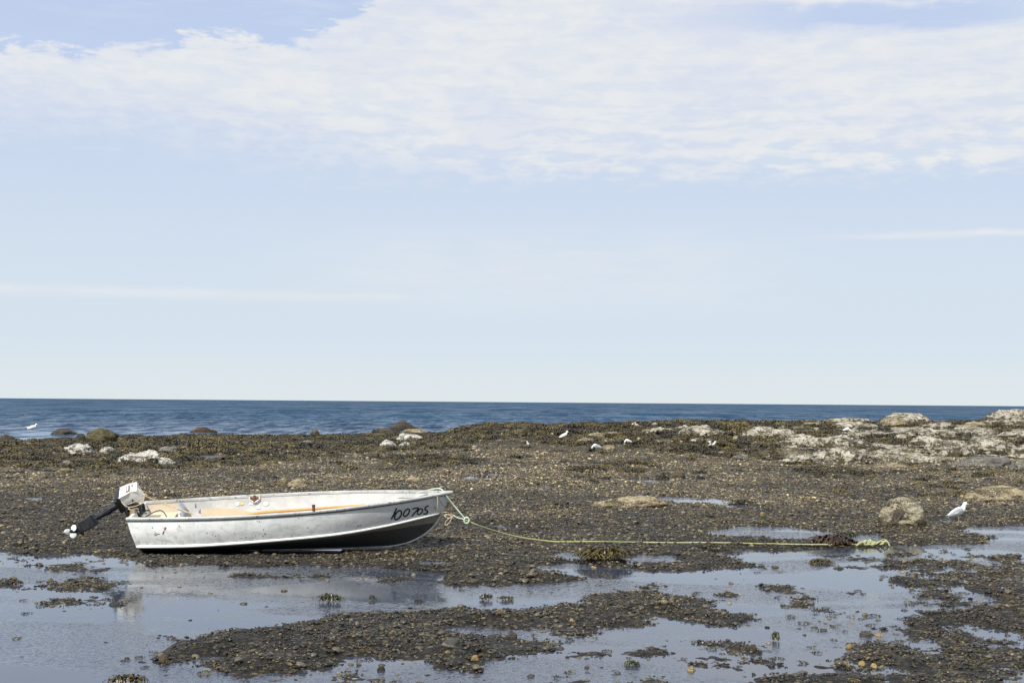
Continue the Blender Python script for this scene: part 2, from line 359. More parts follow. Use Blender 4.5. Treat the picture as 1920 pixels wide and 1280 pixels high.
finish(t, pc, .62, t.bump(t.m('ADD', dist, t.m('MULTIPLY', wn2, .8)), .8, .02), spec=.3)
ground = grid_mesh('ground', XX, YY, ZZ, mg); tag(ground, kind='structure')

# standing tide water
mw, t = material('pool_water')
pos = t.n('ShaderNodeNewGeometry').outputs['Position']
zone = t.ss(t.noise(t.map(pos, (.40, .70, 1), (3.1, 1.7, 0)), 1., 4, .55, .5), .43, .56)
zk = t.m('ADD', t.m('MULTIPLY', zone, .46), .035)
nrm_ = t.facets([(t.map(pos, (1, 1.6, 1)), 30, 3, .6, zk), (t.map(pos, (.7, 1.5, 1)), 70, 3, .6, t.m('MULTIPLY', zk, .9))])
finish(t, t.mix(t.noise(pos, 1.3, 4), (.036, .045, .068), (.052, .064, .095)), .03, nrm_, IOR=1.33, spec=.5)
wy = np.array([-90., -20, 0, 5, 10, 16, 24, 34, 49.9]); wx = np.linspace(-60, 60, 9)
WX, WY = np.meshgrid(wx, wy)
tag(grid_mesh('tide_pool_water', WX, WY, WX*0, mw), kind='structure')

# open sea with real waves nearby
ms, t = material('sea_water')
pos = t.n('ShaderNodeNewGeometry').outputs['Position']; x, y_, z = t.sep(pos)
fd = t.ss(y_, 90, 500)
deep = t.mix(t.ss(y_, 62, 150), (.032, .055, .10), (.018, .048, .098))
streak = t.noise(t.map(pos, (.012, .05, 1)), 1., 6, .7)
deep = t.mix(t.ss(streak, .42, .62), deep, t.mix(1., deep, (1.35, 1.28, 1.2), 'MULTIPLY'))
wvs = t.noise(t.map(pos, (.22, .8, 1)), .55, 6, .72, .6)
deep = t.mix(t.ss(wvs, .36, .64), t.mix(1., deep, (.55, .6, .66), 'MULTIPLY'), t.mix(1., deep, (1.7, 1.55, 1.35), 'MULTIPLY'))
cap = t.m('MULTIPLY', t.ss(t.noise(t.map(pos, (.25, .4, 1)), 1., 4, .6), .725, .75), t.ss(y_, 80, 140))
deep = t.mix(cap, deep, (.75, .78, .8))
nrm_ = t.facets([(t.map(pos, (.5, 1., 1)), 1.1, 4, .7, t.ss(y_, 56, 100, .5, 2.2)), (t.map(pos, (.25, .6, 1)), .22, 5, .7, t.ss(y_, 80, 200, .1, 2.2)), (t.map(pos, (.02, .035, 1)), 1., 5, .7, t.ss(y_, 200, 600, .0, 1.2))])
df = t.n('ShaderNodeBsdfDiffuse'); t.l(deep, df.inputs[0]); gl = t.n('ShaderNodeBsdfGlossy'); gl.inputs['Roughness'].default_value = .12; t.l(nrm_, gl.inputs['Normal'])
fr = t.n('ShaderNodeFresnel'); fr.inputs[0].default_value = 1.33; t.l(nrm_, fr.inputs['Normal']); gl.inputs[0].default_value = (.85, .92, 1, 1)
mx = t.n('ShaderNodeMixShader'); wa = t.noise(t.map(pos, (.8, .13, 1)), 1., 5, .72, .8); wb = t.noise(t.map(pos, (.09, .016, 1)), 1., 8, .75, .8)
wind = t.m('ADD', t.m('MULTIPLY', wa, t.ss(y_, 90, 260, .75, .3)), t.m('MULTIPLY', wb, t.ss(y_, 90, 260, .25, .7)))
t.l(t.m('MULTIPLY', t.m('MULTIPLY', t.m('MINIMUM', fr.outputs[0], .75), t.ss(y_, 58, 150, .55, .30)), t.ss(wind, .41, .60, .10, 2.0)), mx.inputs[0]); t.l(df.outputs[0], mx.inputs[1]); t.l(gl.outputs[0], mx.inputs[2]); t.l(mx.outputs[0], t.n('ShaderNodeOutputMaterial').inputs[0])
sy_ = [50.]; 
while sy_[-1] < 240: sy_.append(sy_[-1]+max(.28, sy_[-1]*.0045))
sy_ += [280, 400, 700, 1500, 4000, 12000, 30000]; sy_ = np.array(sy_)
st = np.concatenate([[-14, -6, -3, -1.5, -.9, -.6], np.linspace(-.45, .45, 420), [.6, .9, 1.5, 3, 6, 14]])
ST, SY = np.meshgrid(st, sy_); SX = ST*SY
SZ = SEA+(fbm(SX*.30+3, SY*.62, 5, 77)*.075+fbm(SX*.08, SY*.17, 3, 78)*.07)*sstep(290, 230, SY)*(.25+.75*sstep(56, 90, SY))
tag(grid_mesh('sea', SX, SY, SZ, ms), kind='structure')

def hz1(X, Y): return float(height(np.array([X]), np.array([Y]))[0])
def hit(px, py, sea=False):              # where the ray through a photo pixel meets the ground
    d = ray(px, py)[:, 0]; d = d/d[1]
    Ys_ = np.arange(7., 95., .08); X_ = d[0]*Ys_; Z_ = H+d[2]*Ys_
    g = np.maximum(height(X_, Ys_), np.where(Ys_ > 50, SEA, 0)); k = np.argmax(Z_ < g)
    return (X_[k], Ys_[k], g[k]) if (Z_ < g).any() else (d[0]*66, 66., g[0])

# ------------------------------------------------------------------ gravel and seaweed (uncountable)
hidden = {}
def proto_collection(name, objs):
    c = bpy.data.collections.new(name)
    for o in objs:
        COL.objects.unlink(o); c.objects.link(o)
    return c
_ico = {}
def ico(sub):
    if sub not in _ico:
        bm = bmesh.new(); bmesh.ops.create_icosphere(bm, subdivisions=sub, radius=1)
        bm.verts.ensure_lookup_table(); _ico[sub] = (np.array([v.co[:] for v in bm.verts]), np.array([[v.index for v in f.verts] for f in bm.faces])); bm.free()
    return _ico[sub]
def pal(r):
    c = PEBBLES[0][1]
    for p, q in PEBBLES:
        if r >= p: c = q
    return np.array(c)
def pebble_shape(rs, sub=2):
    v, f = ico(sub); v = v.copy()
    for _ in range(5):                     # a few worn flats
        n = rs.normal(size=3); n /= np.linalg.norm(n); d = v@n; lim = rs.uniform(.55, .85)
        v = v-np.outer(np.maximum(d-lim, 0)*.85, n)
    v = v+.06*np.sin(v[:, [1, 2, 0]]*rs.uniform(2, 4)+rs.uniform(0, 6, 3))
    s_ = np.array([1, rs.uniform(.55, .95), rs.uniform(.28, .62)]); v = v*s_
    an = rs.uniform(0, 6.28); ti = rs.normal(0, .28)
    Rz = np.array([[math.cos(an), -math.sin(an), 0], [math.sin(an), math.cos(an), 0], [0, 0, 1]]); Rx = np.array([[1, 0, 0], [0, math.cos(ti), -math.sin(ti)], [0, math.sin(ti), math.cos(ti)]])
    return v@Rx.T@Rz.T, f
mp, t = material('pebble')
at_ = t.n('ShaderNodeAttribute', attribute_name='Col').outputs['Color']
pos = t.n('ShaderNodeNewGeometry').outputs['Position']; rnd = t.n('ShaderNodeObjectInfo').outputs['Random']
nz = t.noise(pos, 120, 4, .65); wet = wetness(t, pos)
cl = t.mix(1., at_, t.comb(*[t.m('MULTIPLY', wet, t.ss(nz, .3, .7, .65, 1.4))]*3), 'MULTIPLY')
cl = t.mix(1., cl, (.90, .86, .77), 'MULTIPLY'); cl = t.mix(1., cl, t.comb(*[t.ss(rnd, 0., 1., .7, 1.35)]*3), 'MULTIPLY')
finish(t, cl, t.ss(nz, .3, .7, .22, .5), t.bump(nz, .5, .004), spec=.5)
def stone_cluster(name, seed, count, spread, big):
    rs = np.random.default_rng(seed); V_, F_, C_ = [], [], []; k = 0
    for i in range(count):
        r = min(.045, .0085*math.exp(rs.normal(0, .48)))*big
        v, f = pebble_shape(rs, 1 if r < .008*big else 2)
        a_ = rs.uniform(0, 6.28); d = spread*math.sqrt(rs.uniform(0, 1)) if count > 1 else 0
        v = v*r+np.array([d*math.cos(a_), d*math.sin(a_), r*rs.uniform(.0, .3)+(rs.uniform(0, .008) if count > 1 else 0)])
        V_.append(v); F_.append(f+k); k += len(v)
        C_.append(np.repeat(pal(rs.uniform())[None]*rs.uniform(.75, 1.25), len(v), 0))
    V_ = np.concatenate(V_); F_ = np.concatenate(F_); C_ = np.concatenate(C_)
    o = mesh_obj(name, V_.tolist(), F_.tolist(), mp)
    ca = o.data.color_attributes.new('Col', 'FLOAT_COLOR', 'POINT')
    ca.data.foreach_set('color', np.concatenate([C_, np.ones((len(C_), 1))], 1).astype(np.float32).ravel()); return o
NCL, NSI = 22, 14
stones = proto_collection('stone_kinds', [stone_cluster('stone_a%02d' % i, 100+i, 13, .085, 1.) for i in range(NCL)]+[stone_cluster('stone_b%02d' % i, 300+i, 1, 0, 1.25) for i in range(NSI)])

mwd, t = material('seaweed')
pos = t.n('ShaderNodeNewGeometry').outputs['Position']; rnd = t.n('ShaderNodeObjectInfo').outputs['Random']
nz = t.noise(pos, 35, 3); fl = t.noise(pos, .5, 3)
f_ = t.m('ADD', t.m('MULTIPLY', rnd, .45), t.m('ADD', t.m('MULTIPLY', nz, .45), t.m('MULTIPLY', fl, .4)))
wc = t.ramp(f_, [(.3, (.012, .010, .006)), (.52, (.032, .025, .010)), (.72, (.075, .056, .016)), (.92, (.17, .13, .035))])
finish(t, wc, .38, t.bump(nz, .4, .005), spec=.5)
def weed_geo(rs, rad, ht, fronds=46, width=.012, bushy=1.):
    V_, F_ = [], []; k = 0
    for i in range(fronds):
        a_ = rs.uniform(0, 6.28); r0 = rad*.75*math.sqrt(rs.uniform()); ln = rad*rs.uniform(.25, .65); da = rs.normal(0, .7)
        p = np.array([r0*math.cos(a_), r0*math.sin(a_), ht*(1-(r0/rad)**2)*rs.uniform(.45, 1.)]); b_ = a_+rs.normal(0, .9)
        wv = width*rs.uniform(.6, 1.5); n = 4
        for j in range(n+1):
            s_ = j/n; q = p+np.array([math.cos(b_)*ln*s_, math.sin(b_)*ln*s_, ht*.35*bushy*math.sin(s_*2.6)-ht*.5*s_*s_]); q[2] = max(q[2], .002)
            sd_ = np.array([-math.sin(b_), math.cos(b_), rs.normal(0, .35)])*wv*(1.1-.7*s_)*(1+.35*math.sin(j*2.1+i))
            V_ += [q-sd_, q+sd_]; b_ += da/n
            if j: F_.append((k+2*j-2, k+2*j-1, k+2*j+1, k+2*j))
        k = len(V_)
    return V_, F_
weeds = []
for i in range(8):
    rs = np.random.default_rng(500+i); v, f = weed_geo(rs, .16, .055, 60 if i < 5 else 26); weeds.append(mesh_obj('weed_kind_%d' % i, v, f, mwd))
weeds = proto_collection('weed_kinds', weeds)

def scatter(name, coll, P_, idx, rot, scl, label, cat):
    me = bpy.data.meshes.new(name); n = len(P_); me.vertices.add(n); me.vertices.foreach_set('co', P_.astype(np.float32).ravel())
    for nm, ty, ar in (('idx', 'INT', idx.astype(np.int32)), ('rot', 'FLOAT_VECTOR', rot.astype(np.float32).ravel()), ('scl', 'FLOAT_VECTOR', scl.astype(np.float32).ravel())):
        a_ = me.attributes.new(nm, ty, 'POINT'); a_.data.foreach_set('value' if ty == 'INT' else 'vector', ar)
    o = bpy.data.objects.new(name, me); COL.objects.link(o)
    g = bpy.data.node_groups.new(name+'_scatter', 'GeometryNodeTree')
    g.interface.new_socket('Geometry', in_out='INPUT', socket_type='NodeSocketGeometry'); g.interface.new_socket('Geometry', in_out='OUTPUT', socket_type='NodeSocketGeometry')
    gi = g.nodes.new('NodeGroupInput'); go = g.nodes.new('NodeGroupOutput'); ip = g.nodes.new('GeometryNodeInstanceOnPoints'); ci = g.nodes.new('GeometryNodeCollectionInfo')
    ci.inputs['Collection'].default_value = coll; ci.inputs['Separate Children'].default_value = True; ci.inputs['Reset Children'].default_value = True
    ip.inputs['Pick Instance'].default_value = True
    def attr(nm, ty): a_ = g.nodes.new('GeometryNodeInputNamedAttribute'); a_.data_type = ty; a_.inputs['Name'].default_value = nm; return a_.outputs['Attribute']
    L_ = g.links.new; L_(gi.outputs[0], ip.inputs['Points']); L_(ci.outputs[0], ip.inputs['Instance']); L_(attr('idx', 'INT'), ip.inputs['Instance Index'])
    e2r = g.nodes.new('FunctionNodeEulerToRotation'); L_(attr('rot', 'FLOAT_VECTOR'), e2r.inputs[0]); L_(e2r.outputs[0], ip.inputs['Rotation'])
    L_(attr('scl', 'FLOAT_VECTOR'), ip.inputs['Scale']); L_(ip.outputs[0], go.inputs[0])
    md = o.modifiers.new('scatter', 'NODES'); md.node_group = g; tag(o, label, cat, None, 'stuff'); return o
def sample(Y0, Y1, dens, half=.415, extra=.5):
    area = half*(Y1**2-Y0**2)+2*extra*(Y1-Y0); n = int(area*dens)
    Y = np.sqrt(RNG.uniform(Y0**2, Y1**2, n)); X = RNG.uniform(-1, 1, n)*(half*Y+extra); return X, Y

WEEDP = [poly_world(p) for p in (
 [(-60,830),(0,829),(170,824),(350,821),(600,820),(700,815),(850,806),(960,830),(870,843),(700,850),(560,868),(360,886),(200,900),(0,905),(-60,905)],
 [(1240,850),(1440,838),(1650,872),(1500,876),(1380,862)], [(1495,884),(1560,882),(1640,893),(1625,903),(1540,902),(1500,894)],
 [(1690,918),(1760,900),(1850,893),(1900,900),(1830,912),(1825,932),(1760,938),(1700,930)],
 [(1050,885),(1120,875),(1230,868),(1220,890),(1100,895)], [(700,862),(800,855),(900,870),(800,885)], [(900,1022),(960,1030),(940,1040),(890,1034)],
 [(1880,915),(1990,905),(1990,940),(1890,930)], [(1100,895),(1180,905),(1100,915)])]
def weediness(X, Y):
    w_ = np.zeros(X.shape)
    for p in WEEDP: w_ = np.maximum(w_, sstep(-.35, .5, sdf(p, X, Y, 1.)))
    w_ = np.maximum(w_, sstep(.06, .2, mound(X, Y)))
    t_ = X/Y
    return w_*(.5+.9*fbm(X*.45, Y*.4, 4, 61))+w_*.35+.0*t_
P_, I_, R_, S_ = [], [], [], []
def add_pts(X, Y, z, idx, sc, tilt=.12):
    n = len(X); P_.append(np.stack([X, Y, z], 1)); I_.append(idx); R_.append(np.stack([RNG.normal(0, tilt, n), RNG.normal(0, tilt, n), RNG.uniform(0, 6.28, n)], 1)); S_.append(np.repeat(sc[:, None], 3, 1))
for Y0, Y1, dens, sc in ((7.6, 13, 150, .80), (13, 19, 105, .92), (19, 26, 78, 1.0), (26, 36, 46, 1.2), (36, 50, 24, 1.5), (50, 66, 9, 2.0)):
    X, Y = sample(Y0, Y1, dens); h = height(X, Y); m_ = mound(X, Y)
    keep = (h > .002+RNG.uniform(-.006, .006, len(h))) & (RNG.uniform(0, 1, len(h)) > weediness(X, Y)*.75) & (RNG.uniform(0, 1, len(h)) > m_*1.6) & ~under_boat(X, Y)
    X, Y, h = X[keep], Y[keep], h[keep]; n = len(X)
    add_pts(X, Y, h-.002*sc, RNG.integers(0, NCL, n), sc*RNG.uniform(.75, 1.35, n), .08)
    # single stones, some standing in the shallow water
    X, Y = sample(Y0, Y1, dens*.8); h = height(X, Y); cut = np.where(h > 0, .5, np.exp(h/.018)*.6)
    keep = (RNG.uniform(0, 1, len(h)) < cut) & ~under_boat(X, Y); X, Y, h = X[keep], Y[keep], h[keep]; n = len(X)
    s_ = sc*np.exp(RNG.normal(.1, .4, n)); s_ = np.minimum(s_, 2.6*sc); add_pts(X, Y, np.maximum(h, -.004)+.0, NCL+RNG.integers(0, NSI, n), s_, .2)
# a few larger cobbles
X, Y = sample(8, 60, .16); h = height(X, Y); k = (h > .005); X, Y, h = X[k], Y[k], h[k]; n = len(X)
add_pts(X, Y, h, NCL+RNG.integers(0, NSI, n), np.exp(RNG.normal(.45, .3, n))*np.where(Y < 20, .8, 1+Y/50), .15)
allp = np.concatenate(P_)
scatter('gravel', stones, allp, np.concatenate(I_), np.concatenate(R_), np.concatenate(S_), 'wet shingle of dark and tan pebbles covering the tidal flat', 'gravel')
print('gravel instances', len(allp))
P_, I_, R_, S_ = [], [], [], []
for Y0, Y1, dens, sc in ((8, 20, 1.6, .8), (20, 34, 3, 1.), (34, 48, 7, 1.35), (48, 72, 6, 1.8)):
    X, Y = sample(Y0, Y1, dens); h = height(X, Y); wv = weediness(X, Y)+.035; wv = np.where((X/Y > .19) & (Y > 41), wv*np.where(fbm(X*.6, Y*.5, 3, 91) > .0, .75, .12), wv)
    lowm = (h > np.where(Y > 50, SEA-.02, -.012)) & ((Y > 20) | (h < .06))
    k = (RNG.uniform(0, 1, len(X)) < wv*1.25) & lowm; X, Y, h = X[k], Y[k], h[k]; n = len(X)
    add_pts(X, Y, np.maximum(h, np.where(Y > 50, SEA, 0))-.004, RNG.integers(0, 8, n), sc*RNG.uniform(.5, 1.3, n), .1)
# loose fronds in the right-hand shallows and on the bars
X, Y = sample(8, 18, 36); h = height(X, Y); t_ = X/Y
k = (h > -.024) & (RNG.uniform(0, 1, len(X)) < np.where(t_ > .22, .75, .30)*np.where(Y < 14.5, 1, .35)); X, Y, h = X[k], Y[k], h[k]; n = len(X)
add_pts(X, Y, np.maximum(h, 0)-.002, 5+RNG.integers(0, 3, n), RNG.uniform(.10, .36, n), .1)
allw = np.concatenate(P_); print('weed instances', len(allw))
scatter('seaweed_cover', weeds, allw, np.concatenate(I_), np.concatenate(R_), np.concatenate(S_), 'brown and olive wrack draped over shingle, ridge and rocks', 'seaweed')

exec_rocks = True
# ------------------------------------------------------------------ rocks
def rock_mat(name, base, light, dark, barn=.5, weedamt=.5, wline=.3, moss=None):
    m, t = material(name); pos = t.n('ShaderNodeNewGeometry').outputs['Position']
    ge = t.sep(t.n('ShaderNodeTexCoord').outputs['Generated'])[2]; nz_ = t.sep(t.n('ShaderNodeNewGeometry').outputs['Normal'])[2]
    n = t.noise(pos, 1.9, 7, .68, .5); f2 = t.noise(pos, 13, 5, .7); lay = t.noise(t.map(pos, (1, .7, 5)), 1.5, 6, .65, .8); n5 = t.noise(t.map(pos, (1, .8, 1.6)), 4.5, 6, .7, .3)
    c = t.mix(t.ss(n, .38, .60), base, light); c = t.mix(t.ss(lay, .52, .60, 0., .85), c, dark)
    c = t.mix(t.ss(f2, .35, .65, .0, .55), c, t.mix(1., c, (.45, .43, .38), 'MULTIPLY'))
    sp = t.vor(pos, 30 if name != 'barnacled_boulder' else 38); spk = t.m('MULTIPLY', t.ss(sp, .20, .40, 1., 0.), t.ss(t.noise(pos, 1.7, 4), .60-.35*barn, .72-.35*barn))
    c = t.mix(spk, c, (.64, .60, .48)); c = t.mix(t.ss(f2, .56, .64, 0., .85 if barn > .3 else .3), c, dark)
    wn = t.m('ADD', t.m('MULTIPLY', n5, 1.), t.m('MULTIPLY', t.m('SUBTRACT', 1., ge), .32))
    wf = t.m('MULTIPLY', t.ss(wn, .80-.38*wline, .86-.38*wline), weedamt)
    vd = t.n('ShaderNodeTexVoronoi', feature='DISTANCE_TO_EDGE'); wp = t.n('ShaderNodeVectorMath', operation='ADD'); t.l(t.map(pos, (.9, .7, 2.4)), wp.inputs[0]); t.put(wp.inputs[1], t.comb(n5, f2, n)); t.l(wp.outputs[0], vd.inputs['Vector']); vd.inputs['Scale'].default_value = 1.7
    crk = t.m('MULTIPLY', t.ss(vd.outputs['Distance'], .02, .07, 1., 0.), t.m('MULTIPLY', t.ss(n5, .42, .55), weedamt if barn > .3 else .0))
    wf = t.m('MAXIMUM', wf, crk)
    c = t.mix(wf, c, t.mix(f2, (.012, .010, .006), (.085, .062, .018)))
    hb = t.m('ADD', t.m('ADD', t.m('MULTIPLY', n, 2.), t.m('MULTIPLY', f2, .6)), t.m('ADD', t.m('MULTIPLY', spk, .2), t.m('ADD', t.m('MULTIPLY', lay, 1.2), t.m('MULTIPLY', wf, .4))))
    finish(t, c, t.m('SUBTRACT', .85, t.m('MULTIPLY', wf, .35)), t.bump(hb, 1., .05), spec=.35); return m
RM = dict(
 barn=rock_mat('barnacled_boulder', (.34, .30, .20), (.52, .47, .33), (.13, .11, .07), 1., .9, .18),
 pale=rock_mat('barnacled_pale_rock', (.36, .33, .26), (.58, .54, .45), (.09, .078, .055), .75, .95, .47),
 white=rock_mat('white_spotted_rock', (.48, .47, .43), (.72, .70, .63), (.09, .09, .09), .9, .95, .40),
 olive=rock_mat('olive_rock', (.085, .075, .040), (.14, .125, .07), (.035, .03, .02), .0, .8, .08),
 dark=rock_mat('dark_wet_rock', (.045, .04, .034), (.09, .078, .06), (.02, .018, .015), .05, .8, .3),
 rust=rock_mat('rust_rock', (.10, .055, .032), (.17, .10, .05), (.035, .022, .016), .05, .7, .3),
 grey=rock_mat('grey_rock', (.13, .125, .115), (.22, .21, .18), (.05, .048, .044), .3, .5, .12),
 tan=rock_mat('tan_rock', (.24, .195, .12), (.42, .35, .22), (.10, .08, .05), .5, .6, .15),
 ochre=rock_mat('ochre_stone', (.30, .21, .08), (.42, .32, .15), (.16, .10, .05), .1, .0, .0),
 brown=rock_mat('brown_stone', (.07, .052, .038), (.12, .09, .06), (.03, .025, .02), .1, .0, .0))
def rock_geo(seed, sub, angular=.5, layer=.0, rough=1.):
    rs = np.random.default_rng(seed); v, f = ico(sub); v = v.copy()
    for _ in range(9):
        n = rs.normal(size=3); n[2] *= .8; n /= np.linalg.norm(n); d = v@n; lim = rs.uniform(.5, .9); v = v-np.outer(np.maximum(d-lim, 0)*angular, n)
    off = rs.uniform(-50, 50, 3); out = []
    for p in v:
        q = Vector(p*1.3+off); d = mnoise.fractal(q, 1., 2., 5)*.2*rough+abs(mnoise.noise(q*3.2))*-.16*rough+abs(mnoise.noise(q*8))*-.06*rough
        p = p*(1+d)
        out.append(p)
    v = np.array(out)
    if layer: v[:, 2] = v[:, 2]*(1-layer)+layer*(np.floor(v[:, 2]*5+.25*v[:, 0])/5+sstep(.55, 1, (v[:, 2]*5+.25*v[:, 0]) % 1)/5)
    v[:, 2] = np.maximum(v[:, 2], -.25)
    return v, f
def rock(name, x0, x1, y0, y1, kind, label, cat, group=None, deep=.7, sub=4, ang=.6, layer=0., seed=None, sea=False, sink=.12, yaw=0., rough=1., peak=0.):
    gx, gy, gz = hit((x0+x1)/2, y1-(y1-y0)*.06)
    w_ = (x1-x0)/F*gy; h_ = (y1-y0)/F*gy; dp = w_*deep
    gy2 = gy+dp*.42
    v, f = rock_geo(seed if seed is not None else int(x0*7+y0), sub, ang, layer, rough)
    # fit: x extent to the width, top to the height
    if yaw: c0, s0 = math.cos(yaw), math.sin(yaw); v = v@np.array([[c0, s0, 0], [-s0, c0, 0], [0, 0, 1]])
    ex = v.max(0)-v.min(0); v = v-(v.max(0)+v.min(0))*np.array([.5, .5, 0])
    if peak: v[:, 2] = np.where(v[:, 2] > 0, v[:, 2]*(1-peak*np.clip(np.abs(v[:, 0]/ex[0]*2+.1), 0, 1)), v[:, 2])
    v[:, 0] *= w_/ex[0]; v[:, 1] *= dp/ex[1]; vz = v[:, 2]; v[:, 2] = (vz-vz.min())/(vz.max()-vz.min())*(h_*(1+sink)+.0)-h_*sink
    o = mesh_obj(name, v.tolist(), f.tolist(), RM[kind]); o.location = ((gx)*gy2/gy, gy2, min(gz, hz1(gx*gy2/gy, gy2)+.0) if gy < 50 else gz)
    return tag(o, label, cat, group)
B = 'boulder'
rock('boulder', 163, 222, 804, 834, 'olive', 'large smooth olive brown boulder at the sea edge on the left', B, ang=.75, yaw=.5, seed=5, sub=5)
rock('boulder', 136, 166, 813, 831, 'dark', 'small dark brown boulder touching the left side of the olive boulder', B, ang=.5)
rock('rock', 110, 181, 833, 858, 'white', 'white crusted rounded rock in wrack below the olive boulder', 'rock', 'barnacled rocks in the wrack on the left', sub=5, layer=.3)
rock('rock', 186, 216, 837, 851, 'white', 'small white crusted rock between two larger white rocks', 'rock', 'barnacled rocks in the wrack on the left', ang=.7)
rock('rock', 219, 303, 845, 873, 'white', 'long flat topped white rock, biggest of the left group', 'rock', 'barnacled rocks in the wrack on the left', sub=5, ang=.8, layer=.3)
rock('rock', 294, 329, 859, 878, 'white', 'blocky cream rock against the right end of the long white rock', 'rock', 'barnacled rocks in the wrack on the left', ang=.9)
rock('rock', 295, 335, 837, 850, 'grey', 'low grey rock with white patches right of the long white rock', 'rock', 'barnacled rocks in the wrack on the left')
rock('rock', 331, 352, 837, 843, 'tan', 'tiny pinkish flat rock beside the low grey rock', 'rock')
rock('rock', 115, 139, 864, 873, 'grey', 'small pale stone lying below the rounded white rock', 'rock')
rock('rock', 102, 134, 877, 889, 'tan', 'low tan slab furthest down in the left wrack', 'rock')
rock('rock', 46, 61, 830, 838, 'tan', 'small tan stone near the left end of the shore', 'rock')
rock('rock', -6, 29, 815, 830, 'dark', 'flat dark rock cut by the left edge at the shore', 'rock')
rock('rock', 96, 147, 804, 815, 'dark', 'low dark weedy rock awash left of the olive boulder', 'rock', layer=.3)
rock('rock', 356, 408, 801, 812, 'rust', 'reddish brown rock awash in the sea above the white rocks', 'rock')
rock('boulder', 580, 600, 806, 821, 'olive', 'small squat brown boulder alone at the water edge', B, ang=.8)
rock('rock', 727, 786, 789, 808, 'dark', 'dark pointed rock rising from the sea like a little hill', 'rock', ang=.5, seed=12, peak=.8, rough=.6)
rock('rock', 697, 752, 802, 814, 'dark', 'low brown rock joined to the left foot of the pointed rock', 'rock', layer=.3)
rock('rock', 750, 808, 804, 814, 'tan', 'flat weedy rock at the right foot of the pointed rock', 'rock', layer=.3)
rock('rock', 784, 845, 795, 802, 'dark', 'thin dark reef awash right of the pointed rock', 'rock')
rock('rock', 709, 744, 825, 842, 'white', 'small white speckled rock, left of the pair below the pointed rock', 'rock', ang=.7)
rock('rock', 739, 796, 813, 831, 'white', 'grey topped white rock, right of the pair below the pointed rock', 'rock', ang=.7, sub=5)
rock('rock', 746, 771, 829, 842, 'white', 'small white rock under the grey topped rock', 'rock')
rock('rock', 559, 588, 826, 833, 'grey', 'flat grey stone in wrack below the squat brown boulder', 'rock')
rock('rock', 523, 541, 896, 909, 'tan', 'small yellowish rounded rock beyond the boat, left of a bigger one', 'rock')
rock('rock', 536, 578, 898, 914, 'tan', 'smooth yellow grey rock lying beyond the middle of the boat', 'rock', sub=5)
rock('rock', 761, 789, 894, 902, 'tan', 'low tan stone between small pools beyond the bow', 'rock')
rock('rock', 1128, 1155, 834, 846, 'tan', 'tan arched rock right beside the grey backed feeding gull', 'rock')
rock('rock', 1192, 1218, 854, 864, 'grey', 'low grey white rock left of a far puddle', 'rock')
rock('rock', 1203, 1228, 848, 853, 'tan', 'thin pale stone above the low grey white rock', 'rock')
rock('rock', 1372, 1403, 851, 864, 'grey', 'square pinkish grey rock at the foot of the outcrop', 'rock')
rock('rock', 1345, 1361, 846, 853, 'tan', 'small pale stone left of the square grey rock', 'rock')
rock('rock', 1260, 1285, 885, 897, 'brown', 'dark wedge shaped stone between two far puddles', 'rock')
rock('rock_slab', 1105, 1256, 931, 952, 'tan', 'long low tan slab lying left of the widest far puddle', 'slab', sub=5, deep=.55, ang=.3, sink=.3)
rock('rock_slab', 1800, 1935, 913, 937, 'tan', 'pale flat slab in dark gravel at the right edge', 'slab', sub=5, deep=.7, ang=.3, sink=.5)
rock('boulder', 1647, 1733, 939, 995, 'barn', 'barnacle covered boulder with a dark weed patch beside the standing gull', B, sub=6, ang=.6, deep=.85, seed=51, sink=.0, rough=.3)
bo = bpy.data.objects['boulder.004'] if 'boulder.004' in bpy.data.objects else [o for o in bpy.data.objects if o.get('label', '').startswith('barnacle covered')][0]
bo = [o for o in bpy.data.objects if o.get('label', '').startswith('barnacle covered')][0]
def on_rock(o, px, py):
    d = Vector(ray(px, py)[:, 0]).normalized(); bpy.context.view_layer.update(); ok, loc, nn_, _ = o.ray_cast(Vector((0, 0, H))-o.location, d); return loc if ok else None
mwp, t = material('rock_wrack'); pos = t.n('ShaderNodeNewGeometry').outputs['Position']; n = t.noise(pos, 25, 4)
finish(t, t.mix(t.ss(n, .35, .65), (.016, .012, .007), (.075, .05, .02)), .5, t.bump(n, .5, .01))
rs = np.random.default_rng(9); V_, F_ = [], []
for k in range(260):
    cx_, cy_, rx_, ry_ = ((1679, 964, 7, 12), (1689, 960, 4, 7), (1660, 979, 4, 2), (1678, 975, 6, 7))[k % 4]
    a_ = rs.uniform(0, 6.28); r_ = math.sqrt(rs.uniform()); p = on_rock(bo, cx_+rx_*r_*math.cos(a_), cy_+ry_*r_*math.sin(a_))
    if p is None: continue
    w1 = rs.uniform(.006, .014); ln_ = rs.uniform(.02, .05); dx = rs.normal(0, .012); q = p+Vector((0, -.012, .004)); k0 = len(V_)
    for j in range(4): V_ += [q+Vector((dx*j-w1*(1-j*.2), -.004*j, -ln_*j/3)), q+Vector((dx*j+w1*(1-j*.2), -.004*j, -ln_*j/3+.004))]
    F_ += [(k0+2*j, k0+2*j+1, k0+2*j+3, k0+2*j+2) for j in range(3)]
mesh_obj('weed_patch', V_, F_, mwp, bo)
